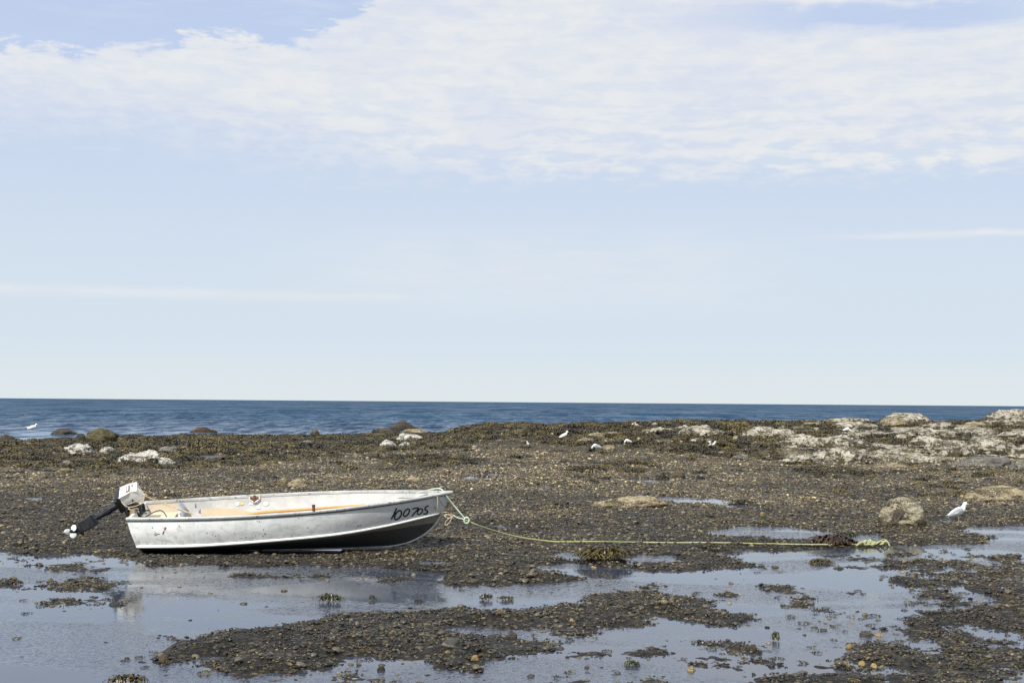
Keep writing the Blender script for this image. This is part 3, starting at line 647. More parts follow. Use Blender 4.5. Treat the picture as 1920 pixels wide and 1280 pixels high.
# the outcrop
OG = 'barnacled ledges of the outcrop'
OUT = [
 (1640,1752,775,794,'pale','highest pale hump on the skyline of the outcrop'),(1522,1645,783,792,'pale','long thin ledge on the skyline left of the highest hump'),
 (1822,1990,769,800,'pale','broad pale hump on the skyline at the right edge'),(1800,1832,779,787,'pale','small pale cap between the two skyline humps'),
 (1560,1655,791,803,'pale','low ledge just below the skyline ledge'),(1652,1706,783,799,'tan','warm tan ledge under the highest hump'),
 (1722,1790,792,804,'pale','flat ledge below and right of the highest hump'),(1684,1770,803,820,'pale','grey pink ledge in the middle of the outcrop'),
 (1766,1880,801,818,'pale','smooth ledge right of the middle grey pink ledge'),(1855,1990,806,826,'pale','banded ledge at the right edge below the skyline hump'),
 (1678,1702,814,822,'pale','small pale step below the middle ledge'),
 (1446,1560,814,838,'pale','wide bumpy ledge at the left front of the outcrop'),(1540,1640,816,840,'pale','bumpy ledge adjoining the wide left front ledge'),
 (1520,1638,838,869,'pale','arched front ledge with dark weed under it'),(1464,1545,854,869,'pale','low front ledge running left from the arched ledge'),
 (1700,1800,818,842,'pale','speckled ledge above the dark weedy hollow'),(1728,1835,828,856,'pale','speckled ledge right of the dark weedy hollow'),
 (1800,1920,822,850,'pale','wide speckled ledge at the right of the outcrop'),(1880,1990,832,862,'pale','speckled ledge running out of the right edge'),
 (1708,1770,856,868,'pale','low crusted ledge at the right front foot'),(1780,1900,852,872,'grey','grey low ledge at the right front of the outcrop'),
 (1880,1990,862,884,'grey','lowest grey ledge at the right edge'),
 (1262,1374,800,819,'pale','long rounded white ledge on the weedy ridge'),(1202,1265,801,813,'pale','thin broken ledge left of the rounded white ledge'),
 (1262,1292,797,805,'pale','small knob on the left end of the rounded white ledge'),(1304,1336,797,804,'pale','small knob on the middle of the rounded white ledge'),
 (1388,1460,801,822,'pale','domed white ledge between ridge and outcrop'),(1430,1500,806,822,'pale','stepped ledge right of the domed white ledge'),
 (1100,1136,811,819,'tan','thin tan streak of rock on the ridge above the feeding gulls'),(1140,1160,810,815,'tan','short tan rock at the right end of the tan streak'),
 (1084,1115,821,828,'tan','thin tan rock right of the white standing gull'),(1130,1152,822,826,'tan','tiny tan rock below the tan streak'),
 (1294,1320,822,829,'pale','small pale rock above left of the flapping gull'),(1320,1336,823,828,'pale','tiny pale rock right above the flapping gull'),
 (1222,1231,792,798,'pale','tiny pale rock on the skyline of the ridge'),(1372,1386,817,822,'tan','tiny rock right of the rounded white ledge'),
 (1800,1850,790,801,'tan','small brownish ledge under the right skyline hump'),(1460,1480,799,806,'pale','small pale rock left of the weed bank'),
 (1590,1606,810,817,'pale','small pale stone beneath the resting gull'),(1640,1700,868,876,'tan','thin ledge at the foot of the weedy hollow'),
]
for i, (a_, b_, c_, d_, k_, l_) in enumerate(OUT):
    big = (b_-a_) > 60
    rock('ledge' if big else 'rock', a_-3, b_+3, c_, d_+2, k_, l_, 'ledge' if big else 'rock', OG, deep=.8 if big else .8, sub=6 if big else 4, ang=.4, layer=.55, sink=.5)

# ------------------------------------------------------------------ single stones and weed clumps in the foreground
ST = [(828,862,1199,1214,'grey','flat grey slab lying on the central pebble bar'),(930,942,1147,1155,'ochre','round yellow stone on the top edge of the central bar'),
 (941,949,1149,1155,'tan','tan stone right next to the round yellow stone'),(1068,1076,1161,1168,'tan','egg shaped cream stone on the right of the central bar'),
 (884,898,1233,1243,'ochre','cream brown stone near the lower tip of the central bar'),(956,969,1188,1198,'brown','brown rounded stone standing in the inlet of the bar'),
 (995,1003,1186,1193,'brown','small brown stone right of the inlet stone'),(1375,1386,1129,1137,'ochre','pale yellow stone at the right end of the bar'),
 (1396,1405,1136,1143,'brown','dark stone in water just right of the pale yellow stone'),(1590,1602,1162,1168,'ochre','yellow shell like stone in the middle of the right pool'),
 (1640,1656,1184,1194,'ochre','orange stone next to a dark lump in the right pool'),(1612,1640,1182,1196,'dark','brown lump of rock left of the orange stone'),
 (1586,1598,1208,1216,'ochre','orange stone on the left rim of the right weed bed'),(1448,1466,1218,1225,'white','white oval shell lying in the shallow pool'),
 (768,781,1072,1081,'grey','smooth grey stone in the boat reflection'),(1109,1119,1056,1065,'ochre','golden stone at the edge of the narrow channel'),
 (332,351,1177,1185,'dark','dark pointed stone in the left pool'),(298,316,1231,1244,'brown','brown slab at the left tip of the central bar'),
 (295,309,1226,1233,'grey','grey flat stone above the brown slab'),(1288,1304,1251,1262,'ochre','yellow green stone at the bottom right of centre'),
 (1404,1418,1210,1221,'dark','round black stone alone in the lower pool'),(1500,1515,1181,1192,'dark','black stone above the right pool shallows'),
 (1508,1518,1212,1220,'dark','small black stone below the other black stone'),(1610,1622,1241,1250,'ochre','ochre stone low in the right weed bed'),
 (1632,1644,1245,1252,'ochre','ochre stone right of its twin low in the weed bed'),(1580,1594,1244,1252,'tan','tan stone with a dark neighbour at lower right'),
 (748,760,1237,1247,'dark','dark stone off the lower edge of the bar'),(768,778,1250,1258,'brown','small round stone below the dark stone'),
 (707,722,1251,1262,'dark','black lump in water left of the small round stone'),(1095,1106,1245,1256,'brown','brown stone in water at bottom centre'),
 (1122,1135,1245,1253,'dark','dark stone right of the bottom centre brown stone'),(1210,1222,1264,1272,'grey','grey stone close to the bottom edge'),
 (988,1003,1262,1270,'dark','flat dark stone near the bottom edge left of centre'),(1062,1075,1240,1248,'brown','small brown stone left above the bottom centre stone'),
 (1130,1142,1072,1081,'brown','dark stone in the narrow channel'),(1259,1267,1073,1079,'rust','rust stone at the right of the narrow channel'),(1270,1288,1074,1080,'dark','flat dark stone next to the rust stone'),
 (180,190,915,920,'tan','pale flat stone on gravel left of the motor'),(1610,1622,973,981,'tan','cream stone above the rope end'),(1426,1434,961,968,'ochre','small ochre stone on the gravel right of the far puddle')]
for x0, x1, y0, y1, k_, l_ in ST:
    x0 -= 1; x1 += 1; y0 -= 1
    rock('stone', x0, x1, y0, y1, k_, l_, 'stone', 'larger loose stones in the shallows', deep=.8, sub=3, ang=.5, sink=.25)
def weed_mat(name, a_, b_):
    m, t = material(name); pos = t.n('ShaderNodeNewGeometry').outputs['Position']; n = t.noise(pos, 30, 4)
    finish(t, t.mix(t.ss(n, .35, .65), a_, b_), .35, t.bump(n, .4, .004)); return m
WM = dict(gold=weed_mat('golden_wrack', (.018, .015, .007), (.12, .09, .022)), brown=weed_mat('brown_wrack', (.02, .016, .008), (.085, .06, .02)),
          red=weed_mat('red_kelp', (.020, .012, .008), (.06, .033, .018)), green=weed_mat('green_wrack', (.022, .024, .010), (.085, .09, .03)))
def clump(x0, x1, y0, y1, k_, label, fronds=90, width=.009, seed=0, deep=.8, bushy=1.):
    gx, gy, gz = hit((x0+x1)/2, y1-1); w_ = (x1-x0)/F*gy; h_ = max(.012, (y1-y0)/F*gy*.62)
    v, f = weed_geo(np.random.default_rng(seed+int(x0)), w_/2, h_, fronds, width, bushy); v = np.array(v); v[:, 1] *= deep
    o = mesh_obj('seaweed_clump', v.tolist(), f, WM[k_]); o.location = (gx, gy+w_*deep*.25, gz-.004); return tag(o, label, 'seaweed', 'separate seaweed clumps on the flat')
clump(1083, 1186, 1014, 1048, 'gold', 'golden wrack mound draped under the long rope', 620, .009, bushy=.6)
clump(1526, 1602, 1000, 1023, 'red', 'dark red kelp heap where the long rope ends', 300, .020, bushy=1.0)
clump(1570, 1610, 994, 1006, 'green', 'olive wrack patch behind the red kelp heap', 120, .01)
clump(898, 926, 1112, 1128, 'brown', 'small brown sprig in the pool, left of a pair', 60, .006, bushy=1.6)
clump(934, 964, 1115, 1127, 'gold', 'small golden sprig in the pool, right of a pair', 60, .006, bushy=1.6)
clump(594, 642, 1110, 1131, 'green', 'spiky green sprig under the boat reflection', 80, .006, bushy=1.8)
clump(200, 270, 1262, 1283, 'gold', 'golden brown wrack at the bottom edge on the left', 90, .007, bushy=1.5)
clump(1519, 1565, 1044, 1058, 'gold', 'oval golden brown wrack floating below the kelp heap', 160, .008)
clump(1446, 1468, 1183, 1202, 'green', 'upright green sprig in the lower pool', 30, .006, bushy=2.4)
clump(1170, 1200, 1236, 1250, 'green', 'bright green round tuft in the bottom pool', 110, .004, bushy=1.6)
clump(12, 42, 1084, 1097, 'brown', 'brown wrack strip near the left edge of the pool', 70, .006)
clump(1565, 1583, 1061, 1068, 'green', 'tiny green leaf below the oval wrack', 30, .008)
clump(690, 706, 1115, 1128, 'brown', 'tiny brown sprig under the middle of the boat reflection', 24, .005, bushy=2)
clump(776, 796, 1122, 1131, 'brown', 'small flat brown weed right of the reflection', 26, .006)

# ------------------------------------------------------------------ boat
BX, BY, BZ, YAW, PIT, HEEL, L = -4.271, 16.314, -.022, .089, .019, .09, 3.60
BM = Matrix.Translation((BX, BY, BZ)) @ Matrix.Rotation(YAW, 4, 'Z') @ Matrix.Rotation(-PIT, 4, 'Y') @ Matrix.Rotation(HEEL, 4, 'X')
boat = empty('rowing_boat'); boat.matrix_world = BM
tag(boat, 'worn white aluminium dinghy numbered 100 705, stranded on the shingle', 'boat')
BI = BM.inverted()
SS, SM_, SB, BS, BMX, K0 = .474, .525, .622, .554, .736, .38
def sheer(t): return SS*(1-t)*(1-2*t)+4*SM_*t*(1-t)+SB*t*(2*t-1)
def beam(t): return BS+(BMX-BS)*math.sin(t/K0*math.pi/2) if t < K0 else BMX*(1-((t-K0)/(1-K0))**2.25)
def lerp_tab(t, tab):
    xs = [a for a, b in tab]; i = max(0, min(len(xs)-2, int(np.searchsorted(xs, t)-1)))
    pts = [b for a, b in tab]
    def g(j): j = max(0, min(len(pts)-1, j)); return np.array(pts[j], float)
    u = (t-xs[i])/(xs[i+1]-xs[i]); a, b, c, d = g(i-1), g(i), g(i+1), g(i+2)
    return .5*(2*b+(c-a)*u+(2*a-5*b+4*c-d)*u*u+(3*b-a-3*c+d)*u**3)
CH = [(0, (.095, .50, .150)), (.2, (.75, .615, .170)), (.42, (1.55, .645, .215)), (.62, (2.25, .545, .250)), (.78, (2.80, .36, .298)), (.9, (3.22, .165, .352)), (1, (L-.115, .0, .385))]
KE = [(0, (.13, 0, .0)), (.25, (.95, 0, 0)), (.5, (1.85, 0, 0)), (.7, (2.62, 0, .005)), (.82, (3.0, 0, .03)), (.9, (3.24, 0, .12)), (.96, (3.40, 0, .25)), (1, (L-.115, 0, .385))]
def hullp(t, v, side=-1):
    """v 0..1 bottom keel->chine, 1..2 topside chine->gunwale"""
    c = lerp_tab(t, CH); 
    if v <= 1:
        k = lerp_tab(t, KE); p = k*(1-v)+c*v; p[2] -= .02*math.sin(v*math.pi)*(1-t)
    else:
        u = v-1; g = np.array([t*L, beam(t), sheer(t)]); p = c*(1-u)+g*u; p[1] += .022*math.sin(u*math.pi)*(1-t**3)
    return np.array([p[0], side*max(p[1], 0), p[2]])
def hulln(t, v, side=-1):
    e = 1e-3; t0, t1 = max(0, t-e), min(1, t+e); a_ = hullp(t1, v, side)-hullp(t0, v, side); b_ = hullp(t, v+e, side)-hullp(t, v-e, side)
    n = np.cross(a_, b_)*(1 if side < 0 else -1); n /= np.linalg.norm(n)+1e-12
    return n if n[1]*side > 0 or abs(n[1]) < .3 and n[2] < 0 else -n

m_out, t = material('worn_hull_paint'); oc = t.n('ShaderNodeTexCoord').outputs['Object']; x, y_, z = t.sep(oc)
n = t.noise(t.map(oc, (1, 1, 1.6)), 3.2, 6, .62); n2 = t.noise(t.map(oc, (7, 7, 1.5)), 4, 4, .6); chip = t.noise(oc, 48, 5, .7); bigchip = t.noise(oc, 11, 6, .75)
c = t.mix(t.ss(n, .35, .65), (.76, .78, .77), (.90, .91, .89))
c = t.mix(t.ss(x, 2.0, 3.3, 0., .55), c, (.50, .52, .53))                    # shade of the bow side put into the colour as grey
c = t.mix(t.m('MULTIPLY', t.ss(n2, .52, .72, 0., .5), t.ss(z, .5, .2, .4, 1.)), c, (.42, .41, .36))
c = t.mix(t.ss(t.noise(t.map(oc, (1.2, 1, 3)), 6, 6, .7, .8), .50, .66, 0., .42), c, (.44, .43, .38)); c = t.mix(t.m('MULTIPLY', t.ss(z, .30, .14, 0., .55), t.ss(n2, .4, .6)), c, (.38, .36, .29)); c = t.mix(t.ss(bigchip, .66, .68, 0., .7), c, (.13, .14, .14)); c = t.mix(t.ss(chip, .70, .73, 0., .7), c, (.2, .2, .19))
finish(t, c, t.ss(n, .3, .7, .30, .52), t.bump(t.m('ADD', n, t.m('ADD', t.m('MULTIPLY', chip, .2), t.m('MULTIPLY', t.noise(t.map(oc, (1, 1, 1.5)), 2.2, 2), 2.5))), .35, .014), metal=t.ss(x, 2.0, 3.2, .0, .12), spec=.5)
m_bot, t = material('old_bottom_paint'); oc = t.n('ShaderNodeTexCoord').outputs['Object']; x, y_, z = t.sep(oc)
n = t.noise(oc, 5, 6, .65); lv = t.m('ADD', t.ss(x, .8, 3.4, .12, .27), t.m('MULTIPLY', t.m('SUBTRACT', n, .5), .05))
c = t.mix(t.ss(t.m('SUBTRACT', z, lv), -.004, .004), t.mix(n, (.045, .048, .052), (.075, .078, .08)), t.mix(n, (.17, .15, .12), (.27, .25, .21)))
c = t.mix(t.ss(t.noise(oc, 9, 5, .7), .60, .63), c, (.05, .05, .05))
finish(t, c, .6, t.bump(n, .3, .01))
m_in, t = material('inner_hull_paint'); oc = t.n('ShaderNodeTexCoord').outputs['Object']; x, y_, z = t.sep(oc)
n = t.noise(oc, 4, 6, .65); c = t.mix(t.ss(n, .35, .65), (.46, .46, .45), (.60, .59, .56)); c = t.mix(t.ss(t.noise(oc, 7, 5, .7), .56, .68, 0., .45), c, (.60, .46, .32))
c = t.mix(t.ss(t.noise(oc, 30, 4, .7), .66, .70, 0., .6), c, (.25, .2, .15)); c = t.mix(t.ss(x, .35, .50, .7, 0.), c, (.58, .49, .36))
finish(t, c, .5, t.bump(n, .3, .006))
m_rail, t = material('gunwale_metal'); oc = t.n('ShaderNodeTexCoord').outputs['Object']; n = t.noise(oc, 22, 6, .7); n2 = t.noise(oc, 3, 4)
nz_ = t.sep(t.n('ShaderNodeNewGeometry').outputs['Normal'])[2]
c = t.mix(t.ss(n2, .35, .65), (.48, .48, .47), (.66, .66, .63)); c = t.mix(t.ss(n, .56, .64, 0., .8), c, (.09, .12, .13))
finish(t, c, .4, t.bump(n, .3, .003), metal=.2)
m_rail_shadow = simple('rail_shadow_dark', (.035, .06, .065), .6, var=.6, scale=35)
m_white = simple('spray_rail_white', (.78, .79, .76), .4, var=.06, scale=30)
m_wood = simple('varnished_wood', (.62, .33, .11), .4, var=.15, scale=15)
m_blade = simple('bare_wood', (.72, .58, .41), .55, var=.1, scale=12)
m_black = simple('black_paint', (.012, .013, .015), .35, var=.4, scale=30)
m_blackgl = simple('motor_leg_paint', (.018, .02, .024), .28, var=.5, scale=25)
m_num = simple('number_paint', (.012, .014, .018), .6, var=.3)

NTT, NB, NTP = 90, 8, 10
def hull_shell(side, off, mi_b, mi_t):
    vs = [i/NB for i in range(NB+1)]+[1+(i+1)/NTP for i in range(NTP)]; V_, F_, Mi = [], [], []
    for i in range(NTT+1):
        t_ = 1-(1-i/NTT)**1.15
        for v in vs:
            p = hullp(t_, v, side)
            if off:
                n_ = hulln(min(t_, .995), min(max(v, .01), 1.99), side); p = p-n_*off
                if side*p[1] < .001: p[1] = side*.001*0
            V_.append(p)
    m_ = len(vs)
    for i in range(NTT):
        for j in range(m_-1):
            q = (i*m_+j, (i+1)*m_+j, (i+1)*m_+j+1, i*m_+j+1)
            F_.append(q if (side < 0) != bool(off) else q[::-1]); Mi.append(mi_b if j < NB else mi_t)
    return V_, F_, Mi
V_, F_, Mi = [], [], []
for side in (-1, 1):
    for off, a_, b_ in ((0, 1, 0), (.006, 2, 2)):
        v, f, m_ = hull_shell(side, off, a_, b_); k = len(V_); V_ += v; F_ += [tuple(i+k for i in q) for q in f]; Mi += m_
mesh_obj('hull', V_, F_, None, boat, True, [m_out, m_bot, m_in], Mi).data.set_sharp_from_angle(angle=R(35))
# transom plate with a dip for the motor
mb = MB(); o_ = [hullp(0, v, -1) for v in (0, .5, 1, 1.5, 2)]; o2 = [hullp(0, v, 1) for v in (2, 1.5, 1, .5)]
ring = o_+o2; ring = [np.array(p) for p in ring]
for dx, flip in ((-.004, False), (.030, True)):
    r_ = [(p[0]+dx, p[1]*.995, p[2]) for p in ring]; mb.add(r_, [tuple(range(9)) if flip else tuple(range(8, -1, -1))], 0)
mb.f += [(i, (i+1) % 9, 9+(i+1) % 9, 9+i) for i in range(9)]; mb.m += [0]*9
mb.box((.0, 0, .485), (.028, 0, 0), (0, .19, 0), (0, 0, .035), 1, .1)
mb.build('transom', [m_out, simple('weathered_ply', (.30, .22, .13), .7, var=.3)], boat, False)
# gunwales: light extruded rail with a dark strip below standing in for its shadow
for side in (-1, 1):
    mb = MB(); prof = [(-.020, .012), (-.017, .019), (.014, .019), (.020, .012), (.020, -.001), (.012, -.012), (-.014, -.012)]
    n_ = len(prof); V_ = []; N = 80
    for i in range(N+1):
        t_ = i/N; g = hullp(t_, 2, side); d = hullp(min(1, t_+.004), 2, side)-hullp(max(0, t_-.004), 2, side); d[2] = 0; d /= np.linalg.norm(d); s_ = np.array([d[1], -d[0], 0])*(1 if side < 0 else -1)
        if i == N: g[0] += .012
        for a_, b_ in prof: V_.append(g+s_*a_*(1 if i < N else .6)+np.array([0, 0, b_]))
    mb.add(V_, [(i*n_+j, i*n_+(j+1) % n_, (i+1)*n_+(j+1) % n_, (i+1)*n_+j) if side > 0 else (i*n_+j, (i+1)*n_+j, (i+1)*n_+(j+1) % n_, i*n_+(j+1) % n_) for i in range(N) for j in range(n_)]+[tuple(range(n_)), tuple(range(N*n_, N*n_+n_))])
    gw = mb.build('gunwale', m_rail, boat)
    mb = MB(); pts = []
    for i in range(N+1):
        t_ = i/N; g = hullp(t_, 2-.055, side); nn_ = hulln(min(t_, .99), 1.9, side); pts.append(g+nn_*.004)
    mb.tube(pts, .0085, 6); mb.build('rail_shadow_strip', m_rail_shadow, gw)
    mb = MB(); pts = []; rad = []
    for i in range(N+1):
        t_ = i/N*.985; g = hullp(t_, 1.02, side); nn_ = hulln(t_, 1.2, side); pts.append(g+nn_*.008+np.array([0, 0, .004])); rad.append(.0155*(.35 if i in (0, N) else 1)*(1-.25*t_))
    mb.tube(pts, rad, 8); mb.build('spray_rail', m_white, boat)
mb = MB(); mb.tube([lerp_tab(i/60, KE)+np.array([.004*(i > 50), 0, -.006]) for i in range(61)], .010, 6); mb.build('keel_strip', m_rail, boat)
mb = MB(); mb.tube([lerp_tab(1, KE), (L-.055, 0, .52), (L-.012, 0, SB+.005)], [.012, .012, .014], 6); mb.build('stem_band', m_rail, boat)
# breast plate, seats, brace
g0 = [hullp(t_, 2, s_) for s_, ts in ((-1, (.925, .95, .975, .995)), (1, (.995, .975, .95, .925))) for t_ in ts]
mb = MB(); up = [p+np.array([0, 0, .003]) for p in g0]; dn = [p-np.array([0, 0, .006]) for p in g0]; n_ = len(up)
mb.add(up+dn, [tuple(range(n_)), tuple(range(2*n_-1, n_-1, -1))]+[(i, (i+1) % n_, n_+(i+1) % n_, n_+i) for i in range(n_)]); mb.build('bow_plate', m_rail, boat, False)
def width_at(x_, z_):
    t_ = x_/L; best = min(((abs(hullp(t_, v, 1)[2]-z_), hullp(t_, v, 1)[1]) for v in np.linspace(.5, 2, 50))); return best[1]
for xa, xb, z_, mt in ((.06, .40, .355, m_blade), (1.35, 1.60, .315, m_in), (2.45, 2.75, .33, m_in)):
    mb = MB(); wa, wb = width_at(xa, z_)-.015, width_at(xb, z_)-.015
    P8 = [(xa, -wa, z_), (xb, -wb, z_), (xb, wb, z_), (xa, wa, z_)]; lo_ = [(a_, b_*.96, z_-.025) for a_, b_, c_ in P8]
    mb.add(P8+lo_, [(0, 1, 2, 3), (7, 6, 5, 4), (0, 4, 5, 1), (1, 5, 6, 2), (2, 6, 7, 3), (3, 7, 4, 0)]); mb.box(((xa+xb)/2, 0, z_*.6), ((xb-xa)*.4, 0, 0), (0, .04, 0), (0, 0, z_*.36))
    mb.build('seat', mt, boat, False)
mb = MB(); mb.box((.45, .50, .36), (.03, 0, -.03), (0, .11, 0), (.006, 0, .085), 0, .05); mb.build('knee_brace', simple('blue_grey_paint', (.42, .46, .50), .5, var=.1), boat)

_gt = np.linspace(0, 1, 160); _gv = np.linspace(1., 2., 40)
_grid = np.array([[list(BM @ Vector(hullp(a, b, -1))) for b in _gv] for a in _gt]); _gpx, _gpy = proj(_grid.reshape(-1, 3)); _gpx = _gpx.reshape(160, 40); _gpy = _gpy.reshape(160, 40)
def on_hull(px, py):
    k = np.argmin((_gpx-px)**2+(_gpy-py)**2); i, j = divmod(int(k), 40); t_, v = _gt[i], _gv[j]
    def f(t_, v): q = proj(np.array(BM @ Vector(hullp(min(max(t_, 0), 1), v, -1)))); return np.array([float(q[0]), float(q[1])])
    for _ in range(6):
        r0 = f(t_, v)-np.array([px, py]); e = 1e-3; J = np.stack([(f(t_+e, v)-f(t_-e, v))/(2*e), (f(t_, v+e)-f(t_, v-e))/(2*e)], 1)
        s_ = np.linalg.lstsq(J, -r0, rcond=None)[0]; t_ = min(max(t_+s_[0], 0), .995); v = min(max(v+s_[1], 1.), 1.99)
    return t_, v
def stroke(mb, pts, wpx, mi=0):            # a painted line lying on the near topside
    P_ = [Vector((a, b, 0)) for a, b in pts]; P_ = spline(P_, 6) if len(P_) > 2 else [P_[0].lerp(P_[1], k/5) for k in range(6)]
    V_ = []; N = len(P_)
    for i, p in enumerate(P_):
        d = (P_[min(i+1, N-1)]-P_[max(i-1, 0)]).normalized(); q = Vector((-d.y, d.x, 0))*wpx/2*(.75 if i in (0, N-1) else 1+.15*math.sin(i*1.7))
        for s_ in (-1, 1):
            t_, v = on_hull(p.x+q.x*s_, p.y+q.y*s_); V_.append(hullp(t_, v, -1)+hulln(t_, v, -1)*.0025)
    mb.add(V_, [(2*i, 2*i+1, 2*i+3, 2*i+2) for i in range(N-1)], mi)
def Z(pts): return [(700+a/8.535, 890+b/8.535) for a, b in pts]
def oval(cx, cy, a, b, ang, n=14): return [(cx+a*math.cos(k*6.2832/n)*math.cos(ang)-b*math.sin(k*6.2832/n)*math.sin(ang), cy+a*math.cos(k*6.2832/n)*math.sin(ang)+b*math.sin(k*6.2832/n)*math.cos(ang)) for k in range(n+1)]
for nm, pts, wd in (('painted_digit', [(372, 530), (330, 620), (285, 708)], 3.0), ('painted_digit', oval(395, 640, 82, 42, -1.0), 2.9), ('painted_digit', oval(530, 600, 68, 34, -.95), 2.6),
                    ('painted_digit', [(625, 545), (665, 530), (722, 527), (672, 590), (612, 662)], 2.5), ('painted_digit', oval(745, 583, 55, 32, -.9), 2.4),
                    ('painted_digit', [(884, 492), (842, 508), (826, 550), (852, 566), (868, 592), (840, 622), (796, 616)], 2.8)):
    mb = MB(); stroke(mb, Z(pts), wd); mb.build(nm, m_num, boat)
m_redmark = simple('faded_red_mark', (.35, .09, .08), .6, var=.5, scale=60); m_pinkmark = simple('faded_pink_mark', (.62, .36, .34), .6, var=.2, scale=60)
for pts, wd, mt in (([(310.5, 987.5), (309, 993)], 3.4, m_redmark), ([(308, 994.5), (306.5, 998), (305, 1001)], 1.8, m_black), ([(292, 997), (290, 1002)], 2.8, m_pinkmark), ([(292.5, 1002.5), (296, 1000.5), (300, 1000.5)], 1.0, m_black), ([(285.6, 988), (286, 990)], 1.4, m_black)):
    mb = MB(); stroke(mb, pts, wd); mb.build('faded_mark', mt, boat)
m_chip = simple('chipped_metal', (.09, .10, .10), .6)
for a, b, s_ in ((399, 1002, 1.6), (404, 1004, 1.8), (365, 1014, 1.4), (452, 1008, 1.4), (461, 1006, 2), (479, 1003, 1.8), (494, 992, 2), (497, 1000, 2.6), (493, 1004, 2.2), (547, 1004, 1.8), (577, 988, 2), (628, 996, 1.6), (634, 995, 1.8), (672, 985, 2.4), (676, 984, 2.2), (815, 951, 2.6), (816.5, 955, 2), (380, 982, 1), (482, 976, 1.6), (486, 977, 2), (560, 970, 1.4), (700, 953, 1.6), (729, 980, 1.4)):
    mb = MB(); stroke(mb, [(a-s_*.5, b), (a+s_*.5, b+.4)], s_*.8); mb.build('paint_chip', m_chip, boat)

def LP(px, py, yl, side_ref=None):        # boat-local point seen at a pixel, at lateral position yl
    o = BI @ Vector((0, 0, H)); d = Vector(ray(px, py)[:, 0]); d = BI.to_3x3() @ d; k = (yl-o.y)/d.y; return o+d*k
# oarlocks
m_rust = simple('rusty_steel', (.16, .06, .035), .7, var=.5, scale=80)
ol = LP(477, 935, BMX-.03); mb = MB()
for sx in (-1, 1):
    mb.tube([ol+Vector((sx*.058, 0, .03)), ol+Vector((sx*.06, 0, .0)), ol+Vector((sx*.03, -.005, -.025)), ol+Vector((0, -.008, -.042))], .0075, 6, mi=1)
    mb.box(ol+Vector((sx*.035, 0, .008)), (.014, 0, 0), (0, .01, 0), (0, 0, .014), 0, .1)
mb.box(ol, (.012, 0, 0), (0, .014, 0), (0, 0, .045), 0, .1); mb.build('oarlock', [m_rust, m_white], boat)
nl = LP(588, 957, -BMX+.04); mb = MB(); mb.tube([nl, nl+Vector((0, 0, .03)), nl+Vector((0, 0, .062))], [.018, .016, .018], 10); mb.tube([nl+Vector((0, 0, .045)), nl+Vector((0, 0, .066))], .020, 10); mb.build('oarlock', m_rust, boat)
pl_ = LP(337, 973, -.45); mb = MB(); mb.tube([pl_, pl_+Vector((0, 0, .065)), pl_+Vector((0, 0, .068)), pl_+Vector((0, 0, .085))], [.014, .014, .021, .021], 10); mb.build('oarlock_pin', m_white, boat)
bl_ = LP(367, 947, .60); mb = MB(); mb.tube([bl_+Vector((0, 0, .02)), bl_+Vector((0, 0, -.02))], .006, 6); mb.box(bl_+Vector((0, 0, -.02)), (.009, 0, 0), (0, .009, 0), (0, 0, .006)); mb.build('bolt', m_rust, boat)
m_stw = simple('white_sticker', (.8, .8, .78), .5, var=.05); m_sty = simple('yellow_sticker', (.72, .52, .22), .5, var=.2, scale=60); m_stp = simple('pink_sticker', (.75, .5, .42), .5, var=.1)
def far_patch(name, pts_px, mt):
    pts = []
    for a_, b_ in pts_px:                  # walk to the inner far side
        best = None
        for yl in np.linspace(.35, .74, 80):
            p = LP(a_, b_, yl); t_ = p.x/L
            wv = width_at(p.x, p.z)-.014
            if p.y >= wv: best = p; break
        pts.append(best or p)
    mb = MB(); n_ = len(pts); mb.add([p-Vector((0, .003, 0)) for p in pts], [tuple(range(n_))]); mb.build(name, mt, boat, False)
far_patch('sticker', [(442, 941), (449, 940.5), (449, 946.5), (442, 947)], m_stw)
far_patch('sticker', [(450, 940), (453, 940), (457, 944), (455, 946), (450, 946)], m_sty)
far_patch('sticker', [(480, 948), (487, 947.6), (488, 953), (480, 953.5)], m_stw)
far_patch('sticker', [(468, 941), (476, 942), (475, 945), (467, 945)], m_stw)
far_patch('sticker', [(498.5+5*math.cos(k*.6283), 943.5+4*math.sin(k*.6283)) for k in range(10)], m_stw)
far_patch('sticker', [(498.8+2.4*math.cos(k*.6283), 942.5+2*math.sin(k*.6283)) for k in range(10)], m_stp)

# things lying in the boat
oar = empty('oar'); oar.location = BM @ LP(455, 966, .15); tag(oar, 'wooden oar with pale blade lying across the seats of the dinghy', 'oar'); OI = Matrix.Translation(-oar.location)
def OW(px, py, yl): return BM @ LP(px, py, yl)
yb = .16
A_ = [(377, 955, 973), (385, 953.6, 976), (405, 952.5, 976), (425, 952.2, 975), (440, 952.8, 973), (452, 955, 970), (462, 957.5, 968), (472, 959, 966), (482, 959.3, 964.5)]
mb = MB(); V_ = []
for a_, b_, c_ in A_:
    for dy in (-.008, .008): V_ += [OW(a_, b_, yb+dy), OW(a_, c_, yb+dy)]
N = len(A_); mb.add(V_, [(4*i, 4*i+1, 4*i+5, 4*i+4) for i in range(N-1)]+[(4*i+2, 4*i+6, 4*i+7, 4*i+3) for i in range(N-1)]+[(4*i, 4*i+4, 4*i+6, 4*i+2) for i in range(N-1)]+[(4*i+1, 4*i+3, 4*i+7, 4*i+5) for i in range(N-1)]+[(0, 2, 3, 1), (4*N-4, 4*N-3, 4*N-1, 4*N-2)])
mb.build('blade', m_blade, oar, False, OI)
